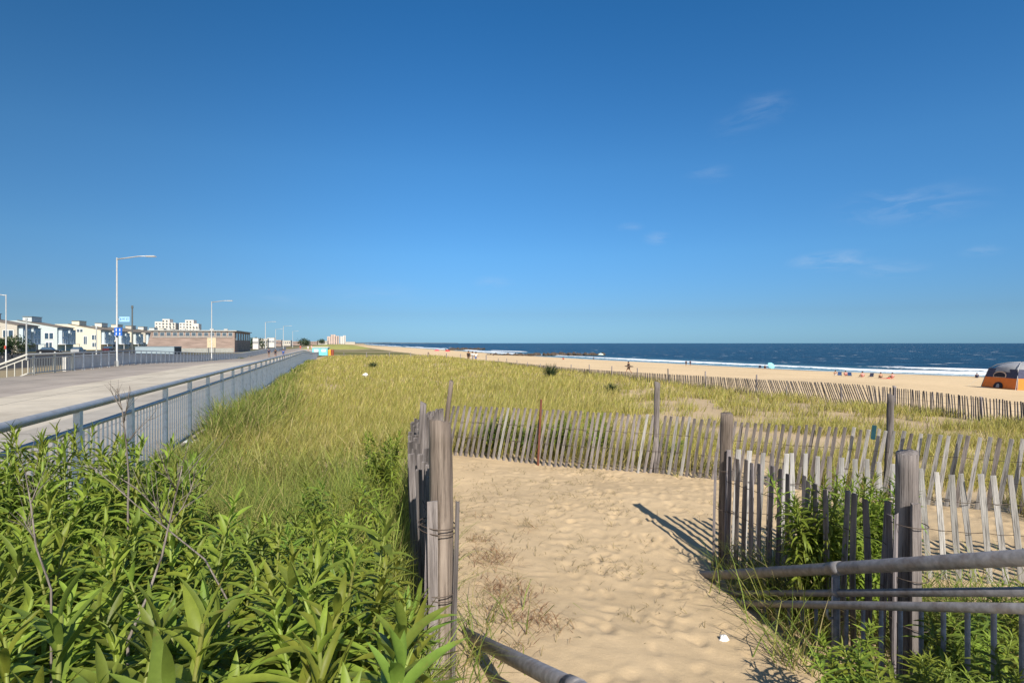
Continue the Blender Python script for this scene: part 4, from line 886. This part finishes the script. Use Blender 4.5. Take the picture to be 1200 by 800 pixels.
# ------------------------------------------------------------------ beach people and gear
SK = plain('skin', (.50,.29,.20), .6, 0, .08, bstr=0); SKT = plain('tanned_skin', (.30,.16,.10), .6, 0, .08, bstr=0); HR = plain('dark_hair', (.03,.02,.015), .7)
def figure(label, loc, rz, pose, cloth, top=None, skin=SK, H=1.72, group=None):
    """one skinned body grown from a joint skeleton, facing -y locally, with clothes and hair as children"""
    root = thing('person', label, 'person', loc, rz, group); k = H/1.72
    if pose == 'walk':
        J = dict(pel=(0,0,.95), chest=(0,-.05,1.28), neck=(0,-.06,1.47), head=(0,-.09,1.60), nose=(0,-.2,1.585), sl=(-.19,-.05,1.40), el=(-.30,.0,1.14), hl=(-.36,-.1,.93), sr=(.19,-.05,1.40), er=(.30,-.06,1.14), hr=(.38,-.16,.95), kl=(-.11,-.25,.55), al=(-.10,-.42,.09), fl=(-.10,-.58,.06), kr=(.11,.06,.52), ar=(.11,.40,.16), fr=(.11,.33,.03))
    elif pose == 'sit':
        J = dict(pel=(0,0,.16), chest=(0,.08,.50), neck=(0,.06,.68), head=(0,.03,.82), nose=(0,-.08,.81), sl=(-.18,.07,.62), el=(-.26,.16,.36), hl=(-.24,.02,.16), sr=(.18,.07,.62), er=(.26,.12,.36), hr=(.22,-.12,.36), kl=(-.13,-.38,.42), al=(-.12,-.62,.08), fl=(-.12,-.80,.06), kr=(.13,-.40,.38), ar=(.12,-.66,.08), fr=(.12,-.84,.06))
    else:
        J = dict(pel=(0,0,.93), chest=(0,.02,1.26), neck=(0,0,1.46), head=(0,-.02,1.60), nose=(0,-.13,1.585), sl=(-.19,.0,1.40), el=(-.25,.02,1.12), hl=(-.24,-.05,.86), sr=(.19,0,1.40), er=(.25,.02,1.12), hr=(.24,-.05,.86), kl=(-.10,-.03,.5), al=(-.11,.02,.09), fl=(-.12,-.14,.04), kr=(.10,-.02,.5), ar=(.11,.02,.09), fr=(.12,-.14,.04))
    rad_ = dict(pel=.15, chest=.165, neck=.06, head=.105, nose=.02, sl=.07, sr=.07, el=.045, er=.045, hl=.035, hr=.035, kl=.062, kr=.062, al=.042, ar=.042, fl=.035, fr=.035)
    ed = [('pel','chest'),('chest','neck'),('neck','head'),('head','nose'),('chest','sl'),('sl','el'),('el','hl'),('chest','sr'),('sr','er'),('er','hr'),('pel','kl'),('kl','al'),('al','fl'),('pel','kr'),('kr','ar'),('ar','fr')]
    ks = list(J); me = bpy.data.meshes.new('body'); me.from_pydata([tuple(c*k for c in J[q]) for q in ks], [(ks.index(a), ks.index(b)) for a, b in ed], []); me.materials.append(skin)
    o = link('body', me, root); o.modifiers.new('Skin', 'SKIN'); sv = me.skin_vertices[0].data
    for i, q in enumerate(ks): sv[i].radius = (rad_[q]*k, rad_[q]*k*(.72 if q in ('chest','pel') else 1)); sv[i].use_root = (q == 'pel')
    o.modifiers.new('Sub', 'SUBSURF').levels = 1; o.modifiers['Sub'].render_levels = 1
    P = {q: Vector(J[q])*k for q in ks}
    obj('shorts', MB().tube([P['pel']+Vector((0,0,.08)), P['pel']-Vector((0,0,.04))], .185*k, 10).tube([P['pel']+Vector((-.06,0,0)), P['pel'].lerp(P['kl'],.7)], [.12*k,.10*k], 8).tube([P['pel']+Vector((.06,0,0)), P['pel'].lerp(P['kr'],.7)], [.12*k,.10*k], 8), cloth, root, sm=True)
    if top: obj('shirt', MB().tube([P['pel']+Vector((0,0,.05)), P['chest'], P['neck']-Vector((0,0,.06))], [.185*k,.20*k,.10*k], 10).tube([P['sl'], P['sl'].lerp(P['el'],.6)], [.09*k,.07*k], 8).tube([P['sr'], P['sr'].lerp(P['er'],.6)], [.09*k,.07*k], 8), top, root, sm=True)
    obj('hair', MB().ball(P['head']+Vector((0,.025,.035)), .118*k, 10, 5, 1, 1, .95), HR, root, sm=True)
    return root
def bz(px, Z): x = X(px, Z); return (x, Z, gz(x, Z))
def cl(n, c): return plain(n, c, .85, bstr=0)
BK = cl('black_cloth', (.025,.022,.022)); BLU = cl('blue_cloth', (.05,.12,.35)); RED = cl('red_cloth', (.55,.06,.05)); WHT = cl('white_cloth', (.7,.7,.68)); NVY = cl('navy_cloth', (.03,.04,.09)); PNK = cl('pink_cloth', (.65,.3,.28)); YEL = cl('yellow_cloth', (.55,.55,.10))
def ground_depth(px, py):
    best = None
    for Z in np.linspace(16, 260, 1200):
        x = X(px, Z); d = abs((EYE-gz(x, Z))/Z*F+402-py)
        if best is None or d < best[0]: best = (d, Z)
    return best[1]
Zw = ground_depth(737, 438)
w = figure('person in dark clothes striding across the beach carrying a bag in each hand', bz(737,Zw), R(-80), 'walk', BK, BK, SKT, 1.65)
bd = MB(); n_b = 20
for zz_, k in ((-.03,.9),(0,1),(.03,.9)):
    for j in range(n_b): q = 2*math.pi*j/n_b; bd.v.append((.62*k*math.cos(q), zz_, .1*k*math.sin(q)))
for q in range(2):
    for j in range(n_b): bd.f.append((q*n_b+j, q*n_b+(j+1)%n_b, (q+1)*n_b+(j+1)%n_b, (q+1)*n_b+j))
bd.f += [tuple(range(n_b))[::-1], tuple(range(2*n_b, 3*n_b))]
bo = obj('bodyboard', bd, cl('board_dark', (.07,.05,.04)), None, (w.location.x-.05, w.location.y-.34, w.location.z+1.02)); bo.rotation_euler = (0, R(4), R(8)); tag(bo, 'long dark board carried level under the arm of the striding beach walker', 'board')
for px, c, lb in ((804,BK,'person in black standing at the edge of the surf, slimmer of the two'),(809,NVY,'person in navy standing in the wash beside the one in black')):
    Z = ground_depth(px, 428.8); figure(lb, bz(px,Z), R(170), 'stand', c, c, SKT, 1.5)
def lounge_chair(label, px, py, colr, rz):
    Z = ground_depth(px, py); root = thing('beach_chair', label, 'beach chair', bz(px,Z), rz); f = obj('frame', MB().tube([(-.3,-.35,.02),(-.3,.3,.28),(-.3,.1,.02)], .018, 6).tube([(.3,-.35,.02),(.3,.3,.28),(.3,.1,.02)], .018, 6), M['pole'], root)
    obj('seat', MB().poly([(-.29,-.35,.14),(.29,-.35,.14),(.29,.2,.12),(-.29,.2,.12)], (0,0,.03)), colr, root); obj('backrest', MB().poly([(-.29,.2,.15),(.29,.2,.15),(.29,.45,.72),(-.29,.45,.72)], (0,.03,0)), colr, root); return Z
lounge_chair('low blue beach chair, leftmost at the water edge group', 984, 440.5, BLU, R(150))
Z = ground_depth(979,440.2); figure('person with dark hair sitting left of the low blue beach chair', bz(979,Z), R(150), 'sit', WHT, None, SK)
Z = ground_depth(991,440.8); figure('person in pink lying back beside the blue beach chair', bz(991,Z), R(140), 'sit', PNK, PNK, SK)
lounge_chair('second blue beach chair, right of the person in pink', 996, 441, BLU, R(140))
Z = ground_depth(1010.5,442.3); figure('bare-backed person with dark hair sitting near the water, wider gap on both sides', bz(1010.5,Z), R(175), 'sit', PNK, PNK, SK, 1.85)
lounge_chair('dark empty beach chair between two seated bathers', 1020.5, 442, NVY, R(170))
Z = ground_depth(1032,443); figure('person with bare back sitting at one end of the red towel', bz(1032,Z), R(160), 'sit', BK, None, SK)
Z = ground_depth(1045.5,443.3); figure('person in pale pink top sitting at the right end of the red towel', bz(1045.5,Z), R(190), 'sit', RED, PNK, SK)
Z = ground_depth(1038.5,443.6); x, y, z = bz(1038.5,Z); tw_ = MB(); tw_.box((0,0,.03), (2.0,.8,.03)); tw_.box((.35,.05,.09), (.5,.3,.1), .3, .7); tag(obj('beach_towel', tw_, RED, None, (x,y,z+.02)), 'crumpled red towel spread between two seated bathers', 'towel')
Z = ground_depth(1144.8,443); figure('person sitting alone on the sand left of the orange tent', bz(1144.8,Z), R(150), 'sit', NVY, NVY, SKT)
Z = 64
for px, c, t, lb in ((549,BK,BK,'person in black standing by the dune fence'),(553.5,WHT,WHT,'person in white walking along the dune fence'),(557.5,BLU,WHT,'person in white top and blue shorts beside the dune fence')):
    figure(lb, (X(px,Z+19),Z+19,gz(X(px,Z+19),Z+19)), R(30), 'walk' if px > 550 else 'stand', c, t, SKT, 1.7)
for px, Zp, c, t, ps, lb in ((315,112,BK,NVY,'stand','person in dark clothes on the boardwalk near the far lamp'),(322.8,106,NVY,BK,'walk','person in a purple-black outfit walking on the boardwalk'),(332,104,BLU,BLU,'walk','person in bright blue walking close to the boardwalk railing')):
    x = X(px,Zp); u, v = xy2uv(x,Zp); figure(lb, (x,Zp,zl(v)), R(20), ps, c, t, SKT, 1.65)
for px, Zp, c, lb in ((352,190,RED,'person in red far along the boardwalk'),(361,170,WHT,'person in white far along the boardwalk'),(365,200,PNK,'person in pink far along the boardwalk')):
    x = X(px,Zp); u, v = xy2uv(x,Zp); figure(lb, (x,Zp,zl(v)), 0, 'stand', c, c, SK)
def parasol(label, px, py, colr, s=1.0, tilt=(0,0), Zf=None):
    Z = Zf or ground_depth(px, py); root = thing('beach_umbrella', label, 'umbrella', bz(px,Z)); root.rotation_euler = (tilt[0], tilt[1], 0)
    obj('pole', MB().tube([(0,0,-.2),(0,0,2.0*s)], .022, 6), M['white'], root)
    mb = MB(); n = 16; rings = [(.02,2.05),(.35,1.98),(.7,1.8),(1.0,1.5)]
    for r_, z in rings:
        for j in range(n): a = 2*math.pi*j/n; k = 1-(.05 if j % 2 else 0)*(r_ > .5); mb.v.append((r_*s*k*math.cos(a), r_*s*k*math.sin(a), z*s))
    for q in range(3):
        for j in range(n): a = q*n+j; b = q*n+(j+1)%n; mb.f.append((a,b,b+n,a+n))
    cp = obj('canopy', mb, colr, root); sm_ = cp.modifiers.new('Solid','SOLIDIFY'); sm_.thickness = .015
    for j in range(8):
        a = math.pi*j/4; obj('rib', MB().tube([(.05*s*math.cos(a),.05*s*math.sin(a),2.0*s),(.96*s*math.cos(a),.96*s*math.sin(a),1.5*s)], .01, 4), M['white'], root)
parasol('tilted pale turquoise umbrella at the water edge', 900, 431.6, cl('turquoise_cloth', (.30,.68,.74)), .95, (R(55), R(20)))
Z = ground_depth(896.5,431.8); figure('person with dark hair sitting under the turquoise umbrella', bz(896.5,Z), R(160), 'sit', RED, BK, SKT)
Z = ground_depth(890.5,431.2); lounge_chair('small navy beach chair left of the turquoise umbrella', 890.5, 431.2, NVY, R(160))
x, y, z = bz(704,230)
parasol('white and green sun umbrella beside the tip of the rock jetty', 704, 420.5, cl('white_green_cloth', (.62,.72,.62)), 1.4)
Z = ground_depth(695.5,421); figure('person in navy sitting left of the white and green umbrella', bz(695.5,Z), R(160), 'sit', NVY, NVY, SKT)
parasol('pink-red beach umbrella on the distant sand', 512, 412, cl('pink_red_cloth', (.65,.10,.13)), 1.0, (0,0), 205)
parasol('red beach umbrella right of the pink-red one', 524.5, 412.5, cl('red_umbrella_cloth', (.70,.07,.08)), 1.0, (0,0), 200)
for px, py, c, lb in ((660,421.5,RED,'person in red sitting on the sand inland of the jetty'),(578,416,NVY,'person in navy sitting far along the beach'),(502,415,BK,'person in black sitting on the distant beach')):
    Z = ground_depth(px, py); figure(lb, bz(px,Z), R(150), 'sit', c, c, SKT)

# ------------------------------------------------------------------ orange cabin tent
TO = plain('orange_nylon', (.80,.20,.015), .6, 0, .08, 4, .1); TG = plain('grey_nylon', (.33,.335,.35), .6, 0, .08, 4, .1); TN = plain('navy_nylon', (.045,.05,.10), .7); MS = plain('mesh_dark', (.02,.018,.03), .8); TT = plain('tent_trim', (.75,.55,.42), .7)
Zt = ground_depth(1192,457); c0 = Vector(bz(1192, Zt))
tent = thing('tent', 'orange and grey cabin tent pitched on the beach at the right edge', 'tent', c0, R(-4))
S_ = 3.35   # square floor: x to the right, y away
def lv(z, ins): return [(ins,ins,z),(S_-ins,ins,z),(S_-ins,S_-ins,z),(ins,S_-ins,z)]
def band(l0, l1):
    mb = MB(); mb.v += l0+l1
    for j in range(4): mb.f.append((j,(j+1)%4,4+(j+1)%4,4+j))
    return mb
obj('lower_wall', band(lv(0,0), lv(.78,.16)), TO, tent); obj('upper_wall', band(lv(.78,.16), lv(1.42,.32)), TN, tent)
mb = MB(); prev = None; n = 8
for k in range(7):
    t = k/6; h_ = 1.34+.56*math.sin(t*math.pi/2); i_ = .28+(S_/2-.28)*(1-math.cos(t*math.pi/2)) if k else .24
    pts = []
    for j in range(32):
        a = 2*math.pi*j/32; c_, s_ = math.cos(a), math.sin(a); e = 3.4-1.4*t; rr = (abs(c_)**e+abs(s_)**e)**(-1/e); half = max(.01, S_/2-i_); pts.append((S_/2+half*rr*c_*(1.02), S_/2+half*rr*s_*1.02, h_-((.10+.07*abs(math.sin(2*a))) if k == 0 else 0)))
    i0 = len(mb.v); mb.v += pts
    if prev is not None:
        for j in range(32): mb.f.append((prev+j, prev+(j+1)%32, i0+(j+1)%32, i0+j))
    prev = i0
mb.f.append(tuple(prev+j for j in range(32))); obj('roof', mb, TG, tent, sm=True)
for (a, b) in ((0,0),(S_,0),(S_,S_),(0,S_)):
    q = [(a+(S_/2-a)*k*.96, b+(S_/2-b)*k*.96, z) for k, z in ((0,.02),(.10,.78),(.2,1.40),(.4,1.70),(.7,1.87),(1,1.92))]; obj('pole', MB().tube(q, .03, 6), TG, tent, sm=True)
def patch(face, c, w, h, mat, name, z0, arch=True, off=.012):   # on the sloping left (x=0) or front (y=0) wall
    pts = []
    prof_ = [(-w/2,0),(w/2,0)]+([(w/2*math.cos(a), h*.35+h*.65*math.sin(a)) for a in np.linspace(0, math.pi, 9)] if arch else [(w/2,h),(-w/2,h)])
    for (s, z) in prof_:
        zz_ = z0+z; ins_ = .16*zz_/.78-off if zz_ < .78 else .16+.16*(zz_-.78)/.64-off
        pts.append((ins_, c+s, zz_) if face == 'l' else (c+s, ins_, zz_))
    return obj(name, MB().poly(pts, (-.012,0,0) if face == 'l' else (0,-.012,0)), mat, tent)
for fc_ in ('l','f'):
    patch(fc_, S_*.54, 1.2, .44, TT, 'window', .80, True, .008); patch(fc_, S_*.54, 1.04, .33, MS, 'window_mesh', .83, True, .03)
patch('l', S_*.52, .85, .42, MS, 'vent_door', .04, True, .02); patch('l', S_*.52, .3, .28, TG, 'vent_flap', .05, True, .045)
for (a, b) in ((-.5,-.5),(-.6,S_+.5)):
    obj('guy_line', MB().tube([(a,b,.02),(.15,.15 if b < 0 else S_-.15,1.0)], .008, 4), M['white'], tent)

# ------------------------------------------------------------------ light, sky, camera
w = bpy.data.worlds.new('World'); sc.world = w; w.use_nodes = True; nt = w.node_tree; bg = nt.nodes['Background']
EL, AZ = R(38), R(163)
sky = N(nt, 'ShaderNodeTexSky', sky_type='NISHITA'); sky.sun_disc = False; sky.sun_elevation = EL; sky.sun_rotation = AZ; sky.altitude = 0; sky.air_density = 1.0; sky.dust_density = .25; sky.ozone_density = 3.0
SKYOUT = sky.outputs[0]
hs = N(nt, 'ShaderNodeHueSaturation'); hs.inputs['Saturation'].default_value = 1.15; hs.inputs['Value'].default_value = 1.0; nt.links.new(SKYOUT, hs.inputs['Color'])
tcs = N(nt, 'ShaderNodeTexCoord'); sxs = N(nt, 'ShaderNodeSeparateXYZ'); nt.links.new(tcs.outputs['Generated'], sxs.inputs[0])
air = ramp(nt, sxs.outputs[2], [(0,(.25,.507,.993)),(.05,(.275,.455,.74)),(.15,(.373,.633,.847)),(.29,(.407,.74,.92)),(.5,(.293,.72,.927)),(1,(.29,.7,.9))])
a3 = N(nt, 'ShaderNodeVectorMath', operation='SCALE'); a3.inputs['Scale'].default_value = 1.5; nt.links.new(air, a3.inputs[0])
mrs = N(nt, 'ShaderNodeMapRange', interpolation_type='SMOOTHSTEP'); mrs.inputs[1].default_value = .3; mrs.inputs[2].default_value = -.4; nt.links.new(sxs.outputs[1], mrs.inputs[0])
a4 = mixrgb(nt, mrs.outputs[0], a3.outputs[0], (1.5,1.4,1.3))  # unseen sky behind the camera brightened and warmed to lift the shadows
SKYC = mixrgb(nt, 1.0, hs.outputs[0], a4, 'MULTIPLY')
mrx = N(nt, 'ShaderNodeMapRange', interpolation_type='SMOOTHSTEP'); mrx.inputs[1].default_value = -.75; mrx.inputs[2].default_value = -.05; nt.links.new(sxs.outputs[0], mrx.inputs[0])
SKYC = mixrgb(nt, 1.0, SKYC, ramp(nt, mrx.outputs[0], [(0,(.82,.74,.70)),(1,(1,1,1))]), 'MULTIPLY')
# thin wisps of cirrus
tc = N(nt, 'ShaderNodeTexCoord'); wisps = None
mpn = N(nt, 'ShaderNodeMapping'); mpn.inputs['Scale'].default_value = (9, 9, 34); mpn.inputs['Rotation'].default_value = (0, R(-9), 0); nt.links.new(tc.outputs['Generated'], mpn.inputs[0])
nn = N(nt, 'ShaderNodeTexNoise'); nn.inputs['Scale'].default_value = 1.6; nn.inputs['Detail'].default_value = 7; nn.inputs['Roughness'].default_value = .62; nn.inputs['Distortion'].default_value = .6; nt.links.new(mpn.outputs[0], nn.inputs['Vector'])
cr_ = ramp(nt, nn.outputs['Fac'], [(.40,(0,0,0)),(.78,(1,1,1))])
for (px, py, r_, k, tall) in ((898,126,.05,.17,1.5),(862,148,.05,.11,1.6),(975,305,.075,.62,3.6),(1065,240,.12,.30,3.2),(1045,315,.06,.28,3),(770,279,.03,.4,2),(738,266,.03,.25,3),(830,204,.05,.15,2.5),(1152,294,.035,.3,3),(580,331,.05,.2,3),(440,345,.12,.12,4),(320,352,.06,.15,4)):
    d = Vector(((px-600)/F, 1, (402-py)/F)).normalized()
    vm = N(nt, 'ShaderNodeVectorMath', operation='SUBTRACT'); nt.links.new(tc.outputs['Generated'], vm.inputs[0]); vm.inputs[1].default_value = d
    vs2 = N(nt, 'ShaderNodeVectorMath', operation='MULTIPLY'); nt.links.new(vm.outputs[0], vs2.inputs[0]); vs2.inputs[1].default_value = (1/r_, 1/r_, tall/r_)
    vl_ = N(nt, 'ShaderNodeVectorMath', operation='LENGTH'); nt.links.new(vs2.outputs[0], vl_.inputs[0])
    mr = N(nt, 'ShaderNodeMapRange', interpolation_type='SMOOTHSTEP'); mr.inputs[1].default_value = 1; mr.inputs[2].default_value = 0; mr.inputs[3].default_value = 0; mr.inputs[4].default_value = k; nt.links.new(vl_.outputs[1], mr.inputs[0])
    if wisps is None: wisps = mr.outputs[0]
    else:
        ad = N(nt, 'ShaderNodeMath', operation='ADD'); nt.links.new(wisps, ad.inputs[0]); nt.links.new(mr.outputs[0], ad.inputs[1]); wisps = ad.outputs[0]
ml = N(nt, 'ShaderNodeMath', operation='MULTIPLY'); nt.links.new(wisps, ml.inputs[0]); nt.links.new(cr_, ml.inputs[1])
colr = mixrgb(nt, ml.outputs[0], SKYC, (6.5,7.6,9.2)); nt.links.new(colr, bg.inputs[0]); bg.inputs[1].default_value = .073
sun = bpy.data.lights.new('sun', 'SUN'); sun.energy = 5.0; sun.angle = R(.53); sun.color = (1, .93, .82)
so = bpy.data.objects.new('sun', sun); C.objects.link(so); so.location = (10,-20,40)
td = Vector((math.sin(AZ)*math.cos(EL), math.cos(AZ)*math.cos(EL), math.sin(EL))); so.rotation_euler = td.to_track_quat('Z', 'Y').to_euler()
cam = bpy.data.cameras.new('camera'); co = bpy.data.objects.new('camera', cam); C.objects.link(co); co.location = (0,0,EYE); co.rotation_euler = (R(90),0,0)
cam.sensor_width = 36; cam.lens = 36*F/1200; cam.shift_y = 2/1200; cam.clip_start = .05; cam.clip_end = 80000; sc.camera = co
vsn = sc.view_settings; vsn.view_transform = 'Standard'; vsn.look = 'None'; vsn.exposure = .3; vsn.gamma = 1; vsn.use_curve_mapping = False
sc.cycles.use_denoising = True; sc.cycles.max_bounces = 6; sc.cycles.transparent_max_bounces = 8
